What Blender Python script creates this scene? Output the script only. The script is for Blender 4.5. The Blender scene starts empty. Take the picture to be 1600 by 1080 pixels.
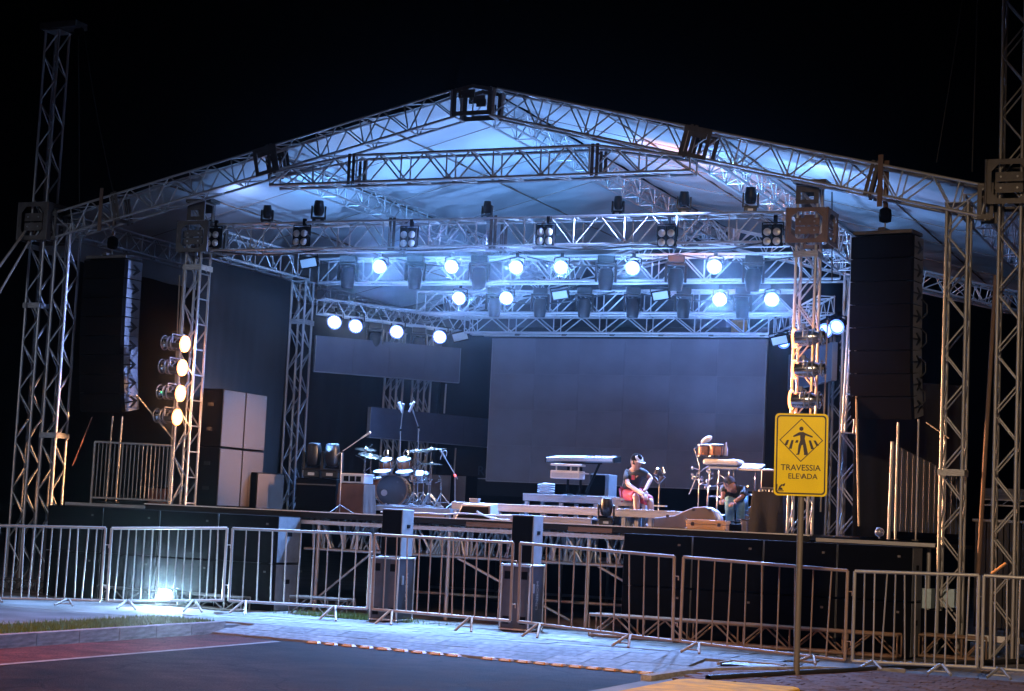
import bpy, bmesh, math, random
from mathutils import Vector, Matrix, Quaternion
random.seed(7)
R = math.radians
V = Vector
sc = bpy.context.scene
COL = sc.collection

# ------------------------------------------------------------------ camera
F_PX = 2822.0
PITCH, ROLL, YAW = R(5.52), R(2.71), R(-23.52)
CAM = V((11.88, -25.47, 1.70))
fw = V((math.sin(YAW)*math.cos(PITCH), math.cos(YAW)*math.cos(PITCH), math.sin(PITCH)))
rt = V((math.cos(YAW), -math.sin(YAW), 0)); up = rt.cross(fw)
rt, up = math.cos(ROLL)*rt + math.sin(ROLL)*up, -math.sin(ROLL)*rt + math.cos(ROLL)*up
cd = bpy.data.cameras.new('camera'); cam = bpy.data.objects.new('camera', cd); COL.objects.link(cam)
cd.sensor_width = 36.0; cd.lens = F_PX*36.0/1600.0; cd.clip_end = 3000; cd.clip_start = 0.1
cam.matrix_world = Matrix.Translation(CAM) @ Matrix((rt, up, -fw)).transposed().to_4x4()
sc.camera = cam

# ------------------------------------------------------------------ night sky, moon, exposure
world = bpy.data.worlds.new('World'); sc.world = world; world.use_nodes = True
wn = world.node_tree.nodes; bgn = wn['Background']
sky = wn.new('ShaderNodeTexSky'); sky.sky_type = 'NISHITA'; sky.sun_disc = False
sky.sun_elevation = R(-11); sky.sun_rotation = R(200)
world.node_tree.links.new(sky.outputs[0], bgn.inputs[0]); bgn.inputs[1].default_value = 0.05
sc.view_settings.view_transform = 'Standard'; sc.view_settings.look = 'None'
sc.view_settings.gamma = 1.0; sc.view_settings.exposure = 0.2; sc.view_settings.use_curve_mapping = False
try:
    sc.cycles.max_bounces = 8; sc.cycles.diffuse_bounces = 3; sc.cycles.glossy_bounces = 3
    sc.cycles.volume_bounces = 0; sc.cycles.sample_clamp_indirect = 4.0; sc.cycles.caustics_reflective = False
    sc.cycles.caustics_refractive = False
except Exception: pass

def spot(name, loc, target, power, color, angle=90, blend=.6, radius=.06, parent=None):
    ld = bpy.data.lights.new(name, 'SPOT'); ld.energy = power; ld.color = color
    ld.spot_size = R(angle); ld.spot_blend = blend; ld.shadow_soft_size = radius
    o = bpy.data.objects.new(name, ld); COL.objects.link(o)
    d = (V(target)-V(loc)).normalized()
    m = Matrix.Translation(V(loc)) @ d.to_track_quat('-Z', 'Y').to_matrix().to_4x4()
    if parent is not None:
        o.parent = parent; o.matrix_parent_inverse = Matrix.Identity(4)
        o.matrix_basis = parent_world(parent).inverted() @ m
    else: o.matrix_world = m
    return o

def parent_world(o):
    m = o.matrix_basis.copy(); p = o.parent
    while p is not None: m = p.matrix_basis @ m; p = p.parent
    return m

# street lamps of the road, out of the frame to either side of the photographer
STREET = (1.0, .70, .44)
spot('street_light', (9.5, -15.5, 7.2), (6.7, -5.2, .5), 4000, STREET, 82, 1.0, .25)
spot('street_light', (-9.0, -19.0, 8.0), (-7.4, -1.0, .9), 2600, (.78, .84, 1.0), 46, 1.0, .25)
spot('street_light', (-1.0, -17.0, 8.0), (-.4, -10.0, 0), 6500, (1.0, .36, .24), 74, 1.0, .25)

# ------------------------------------------------------------------ photo pixel -> point on a plane of the place
def ray(u, v): return (fw + rt*((u-800)/F_PX) - up*((v-540)/F_PX))
def at(u, v, y):
    d = ray(u, v); return CAM + d*((y-CAM.y)/d.y)
def atz(u, v, z):
    d = ray(u, v); return CAM + d*((z-CAM.z)/d.z)
def atp(u, v, p, n):
    d = ray(u, v); return CAM + d*((V(p)-CAM).dot(V(n))/d.dot(V(n)))
def X(u, y, v=790): return at(u, v, y).x

# ------------------------------------------------------------------ materials
MATS = {}
def mat(name, col, rough=.6, metal=0.0, var=.15, scale=6.0, bump=0.0, bscale=60.0, spec=.5, emit=None, estr=0, coat=0, rnd=0.0, trans=0.0, col2=None):
    m = bpy.data.materials.new(name); m.use_nodes = True
    nt = m.node_tree; n = nt.nodes; b = n['Principled BSDF']
    b.inputs['Roughness'].default_value = rough; b.inputs['Metallic'].default_value = metal
    b.inputs['Specular IOR Level'].default_value = spec
    if coat: b.inputs['Coat Weight'].default_value = coat
    tc = n.new('ShaderNodeTexCoord'); nz = n.new('ShaderNodeTexNoise'); nz.inputs['Scale'].default_value = scale
    nz.inputs['Detail'].default_value = 6
    nt.links.new(tc.outputs['Object'], nz.inputs['Vector'])
    rp = n.new('ShaderNodeValToRGB')
    c0 = col; c1 = col2 or col
    rp.color_ramp.elements[0].position = .3; rp.color_ramp.elements[1].position = .7
    rp.color_ramp.elements[0].color = (*[max(0, c*(1-var)) for c in c0], 1)
    rp.color_ramp.elements[1].color = (*[min(1, c*(1+var)) for c in c1], 1)
    nt.links.new(nz.outputs['Fac'], rp.inputs['Fac'])
    last = rp.outputs['Color']
    if rnd:
        oi = n.new('ShaderNodeObjectInfo'); hv = n.new('ShaderNodeHueSaturation'); mr = n.new('ShaderNodeMapRange')
        mr.inputs[3].default_value = 1-rnd; mr.inputs[4].default_value = 1+rnd
        nt.links.new(oi.outputs['Random'], mr.inputs[0]); nt.links.new(mr.outputs[0], hv.inputs['Value'])
        nt.links.new(last, hv.inputs['Color']); last = hv.outputs['Color']
    nt.links.new(last, b.inputs['Base Color'])
    rr = n.new('ShaderNodeMapRange'); rr.inputs[3].default_value = max(.03, rough-.12); rr.inputs[4].default_value = min(1, rough+.12)
    nt.links.new(nz.outputs['Fac'], rr.inputs[0]); nt.links.new(rr.outputs[0], b.inputs['Roughness'])
    if bump:
        n2 = n.new('ShaderNodeTexNoise'); n2.inputs['Scale'].default_value = bscale; n2.inputs['Detail'].default_value = 4
        nt.links.new(tc.outputs['Object'], n2.inputs['Vector'])
        bp = n.new('ShaderNodeBump'); bp.inputs['Strength'].default_value = bump; bp.inputs['Distance'].default_value = .02
        nt.links.new(n2.outputs['Fac'], bp.inputs['Height']); nt.links.new(bp.outputs[0], b.inputs['Normal'])
    if emit is not None:
        b.inputs['Emission Color'].default_value = (*emit, 1); b.inputs['Emission Strength'].default_value = estr
    if trans:
        tr = n.new('ShaderNodeBsdfTranslucent'); mx = n.new('ShaderNodeMixShader'); mx.inputs[0].default_value = trans
        nt.links.new(last, tr.inputs['Color']); nt.links.new(b.outputs[0], mx.inputs[1]); nt.links.new(tr.outputs[0], mx.inputs[2])
        nt.links.new(mx.outputs[0], n['Material Output'].inputs['Surface'])
    MATS[name] = m; return m

ALU = mat('aluminium', (.44, .44, .455), .40, .5, .3, 5)
STEEL = mat('galvanised_steel', (.36, .35, .345), .5, .4, .35, 9, rnd=.22)
PLATE = mat('dull_steel_plate', (.11, .10, .095), .55, .5, .3, 7)
DULL = mat('warm_lit_base_steel', (.20, .13, .085), .65, .3, .4, 8)  # warm light on the base trusses put into the brown
WARMRAIL = mat('warm_lit_rail', (.30, .21, .155), .6, .35, .4, 9, rnd=.2)  # brown carries the warm street light on the right barriers
BLACK = mat('black_paint', (.003, .003, .0035), .85, 0, .3, 8, 0, 120, spec=.04)
BLACKGLOSS = mat('black_plastic', (.004, .004, .0045), .4, 0, .2, 8, spec=.35)
CLOTH = mat('black_cloth', (.005, .005, .006), .9, 0, .3, 3, .2, 200)
CURTAIN = mat('charcoal_curtain', (.013, .013, .015), .85, 0, .2, 1.5, .2, 160)
GRILLE = mat('speaker_grille', (.088, .060, .046), .6, .2, .12, 30, .3, 400)
SPKLIT = mat('speaker_lit_side', (.16, .17, .19), .55, 0, .2, 6, .15, 200)  # blue lamp light on the cabinet sides put into a paler colour
CASEM = mat('case_laminate', (.035, .033, .04), .45, 0, .25, 7, .1, 150)
TARP = mat('roof_membrane', (.55, .58, .62), .34, 0, .16, .8, .22, 2.4, trans=.2)
LEDM = mat('led_panel', (.098, .104, .138), .42, 0, .18, 1.3, .15, 300, rnd=.03)
LEDS = mat('strip_led_panel', (.048, .053, .078), .45, 0, .2, 2, .12, 300, rnd=.05)
LEDEDGE = mat('led_frame', (.22, .22, .24), .5, .4, .1)
ASPH = mat('asphalt', (.027, .021, .0195), .9, 0, .55, 2.2, .7, 70, spec=.08)
def weather(m, scale, dark, width=.012, stain=.35):
    nt = m.node_tree; n = nt.nodes; b = n['Principled BSDF']; src = b.inputs['Base Color'].links[0].from_socket
    tc = n.new('ShaderNodeTexCoord'); nz = n.new('ShaderNodeTexNoise'); nz.inputs['Scale'].default_value = scale*3; nz.inputs['Detail'].default_value = 5
    ad = n.new('ShaderNodeVectorMath'); ad.operation = 'MULTIPLY_ADD'; ad.inputs[1].default_value = (.5, .5, .5)
    nt.links.new(tc.outputs['Object'], nz.inputs['Vector']); nt.links.new(nz.outputs['Color'], ad.inputs[0]); nt.links.new(tc.outputs['Object'], ad.inputs[2])
    vo = n.new('ShaderNodeTexVoronoi'); vo.feature = 'DISTANCE_TO_EDGE'; vo.inputs['Scale'].default_value = scale; nt.links.new(ad.outputs[0], vo.inputs['Vector'])
    mr = n.new('ShaderNodeMapRange'); mr.inputs[1].default_value = 0; mr.inputs[2].default_value = width; mr.inputs[3].default_value = dark; mr.inputs[4].default_value = 1
    nt.links.new(vo.outputs['Distance'], mr.inputs[0])
    n2 = n.new('ShaderNodeTexNoise'); n2.inputs['Scale'].default_value = .45; n2.inputs['Detail'].default_value = 8; nt.links.new(tc.outputs['Object'], n2.inputs['Vector'])
    m2 = n.new('ShaderNodeMapRange'); m2.inputs[1].default_value = .35; m2.inputs[2].default_value = .65; m2.inputs[3].default_value = 1-stain; m2.inputs[4].default_value = 1+stain; nt.links.new(n2.outputs['Fac'], m2.inputs[0])
    n3 = n.new('ShaderNodeTexNoise'); n3.inputs['Scale'].default_value = 38; n3.inputs['Detail'].default_value = 2; nt.links.new(tc.outputs['Object'], n3.inputs['Vector'])
    m3 = n.new('ShaderNodeMapRange'); m3.inputs[1].default_value = .35; m3.inputs[2].default_value = .7; m3.inputs[3].default_value = .6; m3.inputs[4].default_value = 1.6; nt.links.new(n3.outputs['Fac'], m3.inputs[0])
    a1 = n.new('ShaderNodeMath'); a1.operation = 'MULTIPLY'; nt.links.new(mr.outputs[0], a1.inputs[0]); nt.links.new(m2.outputs[0], a1.inputs[1])
    a2 = n.new('ShaderNodeMath'); a2.operation = 'MULTIPLY'; nt.links.new(a1.outputs[0], a2.inputs[0]); nt.links.new(m3.outputs[0], a2.inputs[1])
    hv = n.new('ShaderNodeHueSaturation'); nt.links.new(src, hv.inputs['Color']); nt.links.new(a2.outputs[0], hv.inputs['Value']); nt.links.new(hv.outputs['Color'], b.inputs['Base Color'])
weather(ASPH, .45, .35)
REDASPH = mat('reddish_asphalt', (.115, .040, .034), .9, 0, .45, 3.5, .6, 80, spec=.08)
weather(REDASPH, .5, .5)
PAVE = mat('pavement_concrete', (.20, .20, .205), .8, 0, .3, 1.3, .4, 90, spec=.08)
SLAB = mat('paving_slab', (.20, .222, .235), .85, 0, .4, 5.5, .7, 45, rnd=.2, spec=.15)
BRICK = mat('paving_brick', (.15, .095, .088), .85, 0, .3, 5, .5, 80, rnd=.3, spec=.1)
KERB = mat('kerb_concrete', (.30, .28, .27), .85, 0, .35, 4, .5, 70, rnd=.12, spec=.1)
YELLOWP = mat('yellow_paint', (.68, .36, .03), .8, 0, .3, 5, .3, 90, spec=.05)
WHITEP = mat('white_road_paint', (.24, .22, .21), .85, 0, .3, 6, .2, 90)
SIGNY = mat('sign_yellow', (.80, .60, .010), .5, 0, .06, 3, spec=.2)
SIGNB = mat('sign_black', (.02, .012, .01), .5)
SIGNW = mat('sign_worn_letter', (.30, .19, .02), .5)
GREYP = mat('grey_pole_paint', (.17, .15, .13), .55, .3, .25, 8)
STUD = mat('road_stud_yellow', (.45, .22, .035), .4, 0, .15)
DECK = mat('stage_deck', (.035, .034, .037), .45, 0, .4, 3, .15, 70)
TRIM = mat('deck_trim', (.45, .46, .48), .4, .6, .2)
WOODD = mat('deck_plywood_edge', (.16, .09, .06), .7, 0, .3, 5)
RISER = mat('riser_aluminium', (.42, .43, .46), .5, .25, .15, 6)
WHITE = mat('white_plastic', (.75, .75, .77), .4, 0, .05)
CHROME = mat('chrome', (.75, .75, .78), .18, 1.0, .05)
DRUMW = mat('drum_shell_wood', (.36, .13, .05), .25, 0, .25, 5, coat=.5)
HEADW = mat('drum_head_white', (.80, .80, .82), .45, 0, .04)
HEADD = mat('bass_head_dark', (.05, .06, .08), .25, 0, .2, 4)
BRASS = mat('cymbal_bronze', (.34, .27, .19), .24, 1.0, .12, 10)
KEYBODY = mat('keyboard_body', (.07, .10, .13), .35, .2, .1)
MIC = mat('mic_grey', (.35, .35, .37), .45, .6, .1)
SKIN = mat('skin', (.34, .185, .135), .5, 0, .08, 12)
SHIRT = mat('black_tshirt', (.018, .026, .032), .85, 0, .2, 14, .2, 80)
SHORTS = mat('red_shorts', (.36, .042, .075), .8, 0, .2, 16, .25, 60)
JEANS = mat('jeans', (.15, .34, .46), .85, 0, .25, 14, .3, 120)
HAIR = mat('dark_hair', (.015, .012, .010), .7)
CAPW = mat('cap_white', (.7, .72, .74), .7)
SHOE = mat('shoe_white', (.55, .55, .58), .6)
GUITAR = mat('guitar_case', (.15, .125, .125), .6, 0, .2, 4)
GUITARL = mat('guitar_case_rim', (.50, .56, .66), .4, .4, .1)
ORANGEC = mat('tan_flight_case', (.62, .32, .13), .45, 0, .15, 5)
BROWNC = mat('brown_cloth', (.10, .055, .045), .9, 0, .25, 5, .2, 90)
CABLE = mat('black_cable', (.02, .02, .02), .6)
WCABLE = mat('grey_cable', (.45, .45, .48), .5)
ROPE = mat('strap_webbing', (.40, .33, .26), .85)
STRAPD = mat('lifting_strap', (.16, .10, .07), .85)
CORR = mat('corrugated_steel', (.055, .05, .05), .5, .4, .3, 4, rnd=.08)
BOXBROWN = mat('brown_box', (.18, .07, .045), .7)
CRATE = mat('pale_blue_crate', (.42, .55, .62), .6)
BANNER = mat('dim_banner', (.016, .017, .022), .8)
BANTXT = mat('dim_banner_letters', (.07, .075, .09), .8)
GLASSG = mat('reflector_glass', (.5, .5, .48), .3, .2, .15, 30)
FLOODG = mat('flood_glass', (.55, .62, .64), .2, 0, .08, 20)
GRASSM = mat('grass_blade', (.085, .17, .035), .7, 0, .4, 20)
SOIL = mat('soil', (.03, .035, .018), .95, 0, .4, 6, .5, 60)
LAMPB = mat('lamp_lens_blue_white', (.9, .95, 1), .3, 0, .0, emit=(.70, .80, 1.0), estr=30)
BLUEL = mat('lamp_lens_blue', (.3, .5, 1), .3, 0, .0, emit=(.10, .22, 1.0), estr=9)
HALOW = mat('lamp_halo_orange', (.9, .4, .15), .3, 0, .0, emit=(1.0, .33, .09), estr=7)  # glowing ring standing in for the halo of the warm lamps
HALOB = mat('lamp_halo_blue', (.2, .3, .9), .3, 0, .0, emit=(.14, .25, 1.0), estr=2.2)  # glowing ring standing in for the blue bloom round a lens
LAMPW = mat('lamp_lens_warm', (1, .9, .7), .3, 0, .0, emit=(1.0, .62, .34), estr=22)
LAMPF = mat('lamp_lens_cold', (.95, 1, .95), .3, 0, .0, emit=(.75, .92, 1.0), estr=60)
REDLED = mat('red_led', (.8, .05, .05), .3, 0, .0, emit=(1, .08, .06), estr=4)
GREENLED = mat('green_led', (.05, .8, .2), .3, 0, .0, emit=(.1, 1, .3), estr=3)

# ------------------------------------------------------------------ object helpers
def props(o, label=None, cat=None, group=None, kind=None):
    if label: o['label'] = label
    if cat: o['category'] = cat
    if group: o['group'] = group
    if kind: o['kind'] = kind
    return o
def thing(name, label, cat, loc=(0, 0, 0), rotz=0.0, group=None, mtx=None):
    o = bpy.data.objects.new(name, None); COL.objects.link(o); o.empty_display_size = .1
    o.matrix_basis = mtx if mtx is not None else Matrix.Translation(V(loc)) @ Matrix.Rotation(rotz, 4, 'Z')
    return props(o, label, cat, group)
def link(name, me, parent=None, mtx=None):
    o = bpy.data.objects.new(name, me); COL.objects.link(o)
    if parent is not None: o.parent = parent
    if mtx is not None: o.matrix_basis = mtx
    return o
def dup(root, mtx, label=None, group=None):
    def rec(o, p):
        c = o.copy(); COL.objects.link(c)
        if p is not None: c.parent = p
        for ch in list(o.children): rec(ch, c)
        return c
    r = rec(root, None); r.matrix_basis = mtx
    if label: r['label'] = label
    if group: r['group'] = group
    return r

class MB:
    def __init__(s): s.v = []; s.f = []
    def add(s, vs, fs):
        k = len(s.v); s.v += [tuple(p) for p in vs]; s.f += [tuple(i+k for i in f) for f in fs]; return s
    def box(s, c, d, m=None):
        x, y, z = d[0]/2, d[1]/2, d[2]/2
        vs = [V((a*x, b*y, e*z)) for a in (-1, 1) for b in (-1, 1) for e in (-1, 1)]
        if m is not None: vs = [m @ p for p in vs]
        vs = [p+V(c) for p in vs]
        return s.add(vs, [(0, 1, 3, 2), (4, 6, 7, 5), (0, 4, 5, 1), (2, 3, 7, 6), (0, 2, 6, 4), (1, 5, 7, 3)])
    def cyl(s, p0, p1, r0, r1=None, n=10, cap=True):
        r1 = r0 if r1 is None else r1; p0, p1 = V(p0), V(p1)
        q = (p1-p0).to_track_quat('Z', 'Y'); vs = []
        for p, r in ((p0, r0), (p1, r1)):
            vs += [p + q @ V((r*math.cos(2*math.pi*i/n), r*math.sin(2*math.pi*i/n), 0)) for i in range(n)]
        fs = [(i, (i+1) % n, n+(i+1) % n, n+i) for i in range(n)]
        if cap: fs += [tuple(range(n-1, -1, -1)), tuple(range(n, 2*n))]
        return s.add(vs, fs)
    def tube(s, pts, r, n=6):
        for a, b in zip(pts, pts[1:]): s.cyl(a, b, r, n=n)
        return s
    def lathe(s, prof, n=20, m=Matrix.Identity(4), cap=True):
        vs = []; fs = []
        if not cap: prof = list(prof)+[prof[0]]
        for r, z in prof:
            vs += [m @ V((r*math.cos(2*math.pi*i/n), r*math.sin(2*math.pi*i/n), z)) for i in range(n)]
        for j in range(len(prof)-1):
            fs += [(j*n+i, j*n+(i+1) % n, (j+1)*n+(i+1) % n, (j+1)*n+i) for i in range(n)]
        if cap: fs += [tuple(range(n-1, -1, -1)), tuple(range((len(prof)-1)*n, len(prof)*n))]
        return s.add(vs, fs)
    def ball(s, c, r, n=12, k=8):
        r = (r, r, r) if not hasattr(r, '__len__') else r
        prof = [(math.sin(math.pi*j/k), -math.cos(math.pi*j/k)) for j in range(k+1)]
        prof[0] = (.01, -1); prof[-1] = (.01, 1)
        return s.lathe(prof, n, Matrix.Translation(V(c)) @ Matrix.Diagonal((*r, 1)))
    def prism(s, poly, d, m=Matrix.Identity(4)):      # polygon in local XZ, thickness along -Y
        n = len(poly)
        vs = [m @ V((x, 0, z)) for x, z in poly] + [m @ V((x, -d, z)) for x, z in poly]
        fs = [tuple(range(n)), tuple(range(2*n-1, n-1, -1))] + [(i, i+n, (i+1) % n+n, (i+1) % n) for i in range(n)]
        return s.add(vs, fs)
    def ring(s, outer, inner, d, m=Matrix.Identity(4)):  # closed band between two polygons of equal length
        n = len(outer); vs = []
        for y in (0, -d):
            vs += [m @ V((x, y, z)) for x, z in outer] + [m @ V((x, y, z)) for x, z in inner]
        fs = []
        for i in range(n):
            j = (i+1) % n
            fs += [(i, j, n+j, n+i), (2*n+i, 3*n+i, 3*n+j, 2*n+j), (i, 2*n+i, 2*n+j, j), (n+i, n+j, 3*n+j, 3*n+i)]
        return s.add(vs, fs)
    def mesh(s, name, m, smooth=False):
        me = bpy.data.meshes.new(name); me.from_pydata(s.v, [], s.f); me.materials.append(m)
        bm = bmesh.new(); bm.from_mesh(me); bmesh.ops.recalc_face_normals(bm, faces=bm.faces); bm.to_mesh(me); bm.free()
        if smooth: me.polygons.foreach_set('use_smooth', [True]*len(me.polygons))
        return me
    def build(s, name, m, parent=None, smooth=False, bevel=0, mtx=None):
        me = s.mesh(name, m)
        if smooth: 
            me.polygons.foreach_set('use_smooth', [True]*len(me.polygons)); me.set_sharp_from_angle(angle=R(40))
        o = link(name, me, parent, mtx)
        if bevel:
            b = o.modifiers.new('bevel', 'BEVEL'); b.width = bevel; b.segments = 2; b.limit_method = 'ANGLE'
        return o

_TUBE = {}
def tube(parent, name, p0, p1, r, m, sides=8):
    key = (m.name, sides)
    if key not in _TUBE: 
        me = MB().cyl((0, 0, 0), (0, 0, 1), 1, n=sides).mesh('tube', m); me.polygons.foreach_set('use_smooth', [len(p.vertices) == 4 for p in me.polygons])
        _TUBE[key] = me
    p0, p1 = V(p0), V(p1); d = p1-p0
    mt = Matrix.Translation(p0) @ d.to_track_quat('Z', 'Y').to_matrix().to_4x4() @ Matrix.Diagonal((r, r, d.length, 1))
    return link(name, _TUBE[key], parent, mt)

_BOX = {}
def boxp(parent, name, c, d, m, mtx=None, bevel=0):
    o = MB().box((0, 0, 0), d).build(name, m, parent, bevel=bevel)
    o.matrix_basis = Matrix.Translation(V(c)) @ (mtx if mtx is not None else Matrix.Identity(4))
    return o
def slab(parent, name, c, d, m, mtx=None):      # unit box mesh shared by alike pieces
    if m.name not in _BOX: _BOX[m.name] = MB().box((0, 0, 0), (1, 1, 1)).mesh('piece', m)
    return link(name, _BOX[m.name], parent, Matrix.Translation(V(c)) @ (mtx or Matrix.Identity(4)) @ Matrix.Diagonal((*d, 1)))

def text_mesh(body, size, m, depth=.004, mtx=Matrix.Identity(4), parent=None, name='lettering', spacing=1.0):
    cu = bpy.data.curves.new('t', 'FONT'); cu.body = body; cu.size = size; cu.extrude = depth/2; cu.align_x = 'CENTER'; cu.align_y = 'CENTER'
    cu.space_character = spacing; cu.offset = size*.012; cu.resolution_u = 3
    to = bpy.data.objects.new('t', cu); COL.objects.link(to)
    dg = bpy.context.evaluated_depsgraph_get(); me = bpy.data.meshes.new_from_object(to.evaluated_get(dg))
    bpy.data.objects.remove(to); me.materials.clear(); me.materials.append(m)
    return link(name, me, parent, mtx)
FRONT = Matrix.Rotation(R(90), 4, 'X')      # text plane XY -> standing, facing -Y

ORD = ['first', 'second', 'third', 'fourth', 'fifth', 'sixth', 'seventh', 'eighth', 'ninth', 'tenth', 'eleventh', 'twelfth']

def frame(p0, p1, upv=(0, 0, 1)):
    ex = (V(p1)-V(p0)).normalized(); ez = V(upv); ez = (ez-ex*ez.dot(ex)).normalized(); ey = ez.cross(ex)
    return Matrix.Translation(V(p0)) @ Matrix((ex, ey, ez)).transposed().to_4x4(), (V(p1)-V(p0)).length

def truss(name, label, cat, p0, p1, w=.36, h=.42, bay=.5, upv=(0, 0, 1), group=None, m=ALU, cr=.0225, br=.0115, vert=2, joints=(), flat=True, cut=None):
    """box truss: 4 chords, zigzag braces on the two tall faces, cross tubes top and bottom"""
    mt, L = frame(p0, p1, upv); t = thing(name, label, cat, group=group, mtx=mt)
    a, b = w/2, h/2
    n = max(2, round(L/bay)); s = L/n
    for y in (-a, a):
        for z in (-b, b): tube(t, 'chord', (0, y, z), (L, y, z), cr, m)
    for y in (-a, a):
        for i in range(n):
            z0 = -b if i % 2 == 0 else b
            tube(t, 'brace', (i*s+.02, y, z0), ((i+1)*s-.02, y, -z0), br, m, 6)
            if i % vert == 0: tube(t, 'post', (i*s, y, -b), (i*s, y, b), br, m, 6)
        tube(t, 'post', (L, y, -b), (L, y, b), br, m, 6)
    if flat:
        for z in (-b, b):
            for i in range(n):
                if i % 2 == 0: tube(t, 'cross_tube', (i*s, -a, z), (i*s, a, z), br, m, 6)
                else: tube(t, 'cross_tube', (i*s, -a, z), ((i+1)*s, a, z), br, m, 6)
    for f in joints:
        for y in (-a-.012, a+.012):
            slab(t, 'joint_plate', (f*L-.035, y, 0), (.05, .012, h+.09), PLATE); slab(t, 'joint_plate', (f*L+.035, y, 0), (.05, .012, h+.09), PLATE)
        for z in (-b-.016, b+.016): slab(t, 'joint_plate', (f*L, 0, z), (.12, w+.06, .01), PLATE)
    return t

def tower(name, label, x, y, z0, z1, w=.29, bay=.42, group=None, m=ALU, base=True, rung=False, clamps=()):
    t = thing(name, label, 'tower', (x, y, z0), group=group); a = w/2; L = z1-z0
    n = max(2, round(L/bay)); s = L/n
    for i, (sx, sy) in enumerate(((-a, -a), (a, -a), (a, a), (-a, a))):
        tube(t, 'chord', (sx, sy, .02), (sx, sy, L), .0235, m)
    cs = [V((-a, -a, 0)), V((a, -a, 0)), V((a, a, 0)), V((-a, a, 0))]
    for k in range(4):
        p, q = cs[k], cs[(k+1) % 4]
        if rung and k == 1:
            for i in range(n+1): tube(t, 'rung', p+V((0, 0, min(L-.03, i*s+.05))), q+V((0, 0, min(L-.03, i*s+.05))), .0135, m, 6)
            continue
        for i in range(n):
            A, B = (p, q) if (i+k//2) % 2 == 0 else (q, p)
            tube(t, 'brace', A+V((0, 0, i*s+.03)), B+V((0, 0, (i+1)*s-.03)), .0135, m, 6)
    if base:
        slab(t, 'base_plate', (0, 0, .01), (w+.22, w+.22, .02), PLATE)
    for f in clamps:
        slab(t, 'joint_collar', (0, -a-.03, f*L), (w+.08, .01, .09), m); slab(t, 'joint_collar', (a+.03, 0, f*L), (.01, w+.08, .09), m)
    slab(t, 'top_plate', (0, 0, L-.005), (w+.07, w+.07, .01), m)
    return t

def octa(rx, rz, k=.35):
    return [(-rx+k*rx, -rz), (rx-k*rx, -rz), (rx, -rz+k*rz), (rx, rz-k*rz), (rx-k*rx, rz), (-rx+k*rx, rz), (-rx, rz-k*rz), (-rx, -rz+k*rz)]
def sleeve(label, x, y, z0, z1, w, group='sleeve blocks riding on the towers', m=PLATE, brk=True):
    t = thing('sleeve_block', label, 'sleeve block', (x, y, (z0+z1)/2), group=group); h = (z1-z0)/2; a = w/2
    for k in range(4):
        mt = Matrix.Rotation(k*math.pi/2, 4, 'Z') @ Matrix.Translation((0, -a, 0))
        MB().ring(octa(a, h, .12), octa(a*.76, h*.76, .4), .012, mt).build('side_plate', m, t)
        o = MB().box((0, .03, h*.22), (a*1.2, .012, h*.42)).box((0, .03, -h*.28), (a*1.2, .012, h*.42)).build('roller_plate', m, t); o.matrix_basis = mt
        bo = MB()
        for sx in (-.3, .3):
            for sz in (.22, -.28): bo.cyl((sx*a*1.2, .02, sz*h), (sx*a*1.2, .0, sz*h), .014, n=8)
        o = bo.build('bolt', ALU, t); o.matrix_basis = mt
    for sx in (-1, 1):
        for sy in (-1, 1): tube(t, 'corner_tube', (sx*a, sy*a, -h), (sx*a, sy*a, h), .022, m)
    return t

# ================================================================== GROUND
def sheet(name, pts, z, m, kind='structure'):
    me = bpy.data.meshes.new(name); me.from_pydata([(x, y, z) for x, y in pts], [], [tuple(range(len(pts)))]); me.materials.append(m)
    o = link(name, me); 
    if kind: o['kind'] = kind
    return o
PZ = .12
sheet('road', [(-300, -300), (300, -300), (300, 300), (-300, 300)], 0, ASPH)
KX = -1.36
sheet('red_road_strip', [(KX, -60), (-.10, -60), (-.16, -5.0), (KX, -4.6)], .004, REDASPH)  # strip of redder asphalt beside the kerb
def strip(name, p, q, w, z, m):
    p, q = V((*p, 0)), V((*q, 0)); s = (q-p).normalized().cross(V((0, 0, 1)))*w/2
    return sheet(name, [(p-s)[:2], (q-s)[:2], (q+s)[:2], (p+s)[:2]], z, m)
strip('road_marking', (-.02, -60), (-.12, -5.0), .10, .006, WHITEP)
strip('road_marking', (5.68, -60), (5.60, -5.7), .12, .006, WHITEP)
# paved square under the stage, pavement either side of the road
MB().box((0, 20-1.9, PZ/2-.03), (140, 44, PZ+.04-.02)).build('pavement', PAVE)['kind'] = 'structure'
MB().box((-34.0, -33.5, PZ/2-.03), (63, 59.1, PZ+.02)).build('pavement', PAVE)['kind'] = 'structure'
MB().box((38.6, -33.5, PZ/2-.03), (65.4, 59.1, PZ+.02)).build('pavement', PAVE)['kind'] = 'structure'
PT = .12  # top of the pavement sheet
# raised crossing: ramp of stone slabs, then flat slabs in running bond
cw = props(MB().add([(-1.36, -4.62, .002), (5.55, -5.42, .002), (5.55, -3.88, .098), (-1.36, -3.88, .098)], [(0, 1, 2, 3)]).build('raised_crossing', PAVE), kind='structure')
def foot_y(x): return -4.60 - .115*(x+1.36)
for r_ in range(2):
    for i in range(14):
        x0 = -1.36 + i*.494 + (.22 if r_ else 0)
        f0, f1 = r_/2, (r_+1)/2
        xc = x0+.247; yf = foot_y(xc); y0 = yf + f0*(-3.9-yf); y1 = yf + f1*(-3.9-yf)
        if xc > 5.5: continue
        ang = math.atan2(.10, -3.9-yf)
        slab(cw, 'paving_slab', (xc, (y0+y1)/2, .012+.10*(f0+f1)/2), (.482, (y1-y0)-.014, .03), SLAB,
             Matrix.Rotation(ang+random.uniform(-.008, .008), 4, 'X') @ Matrix.Rotation(random.uniform(-.008, .008), 4, 'Y'))
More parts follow.
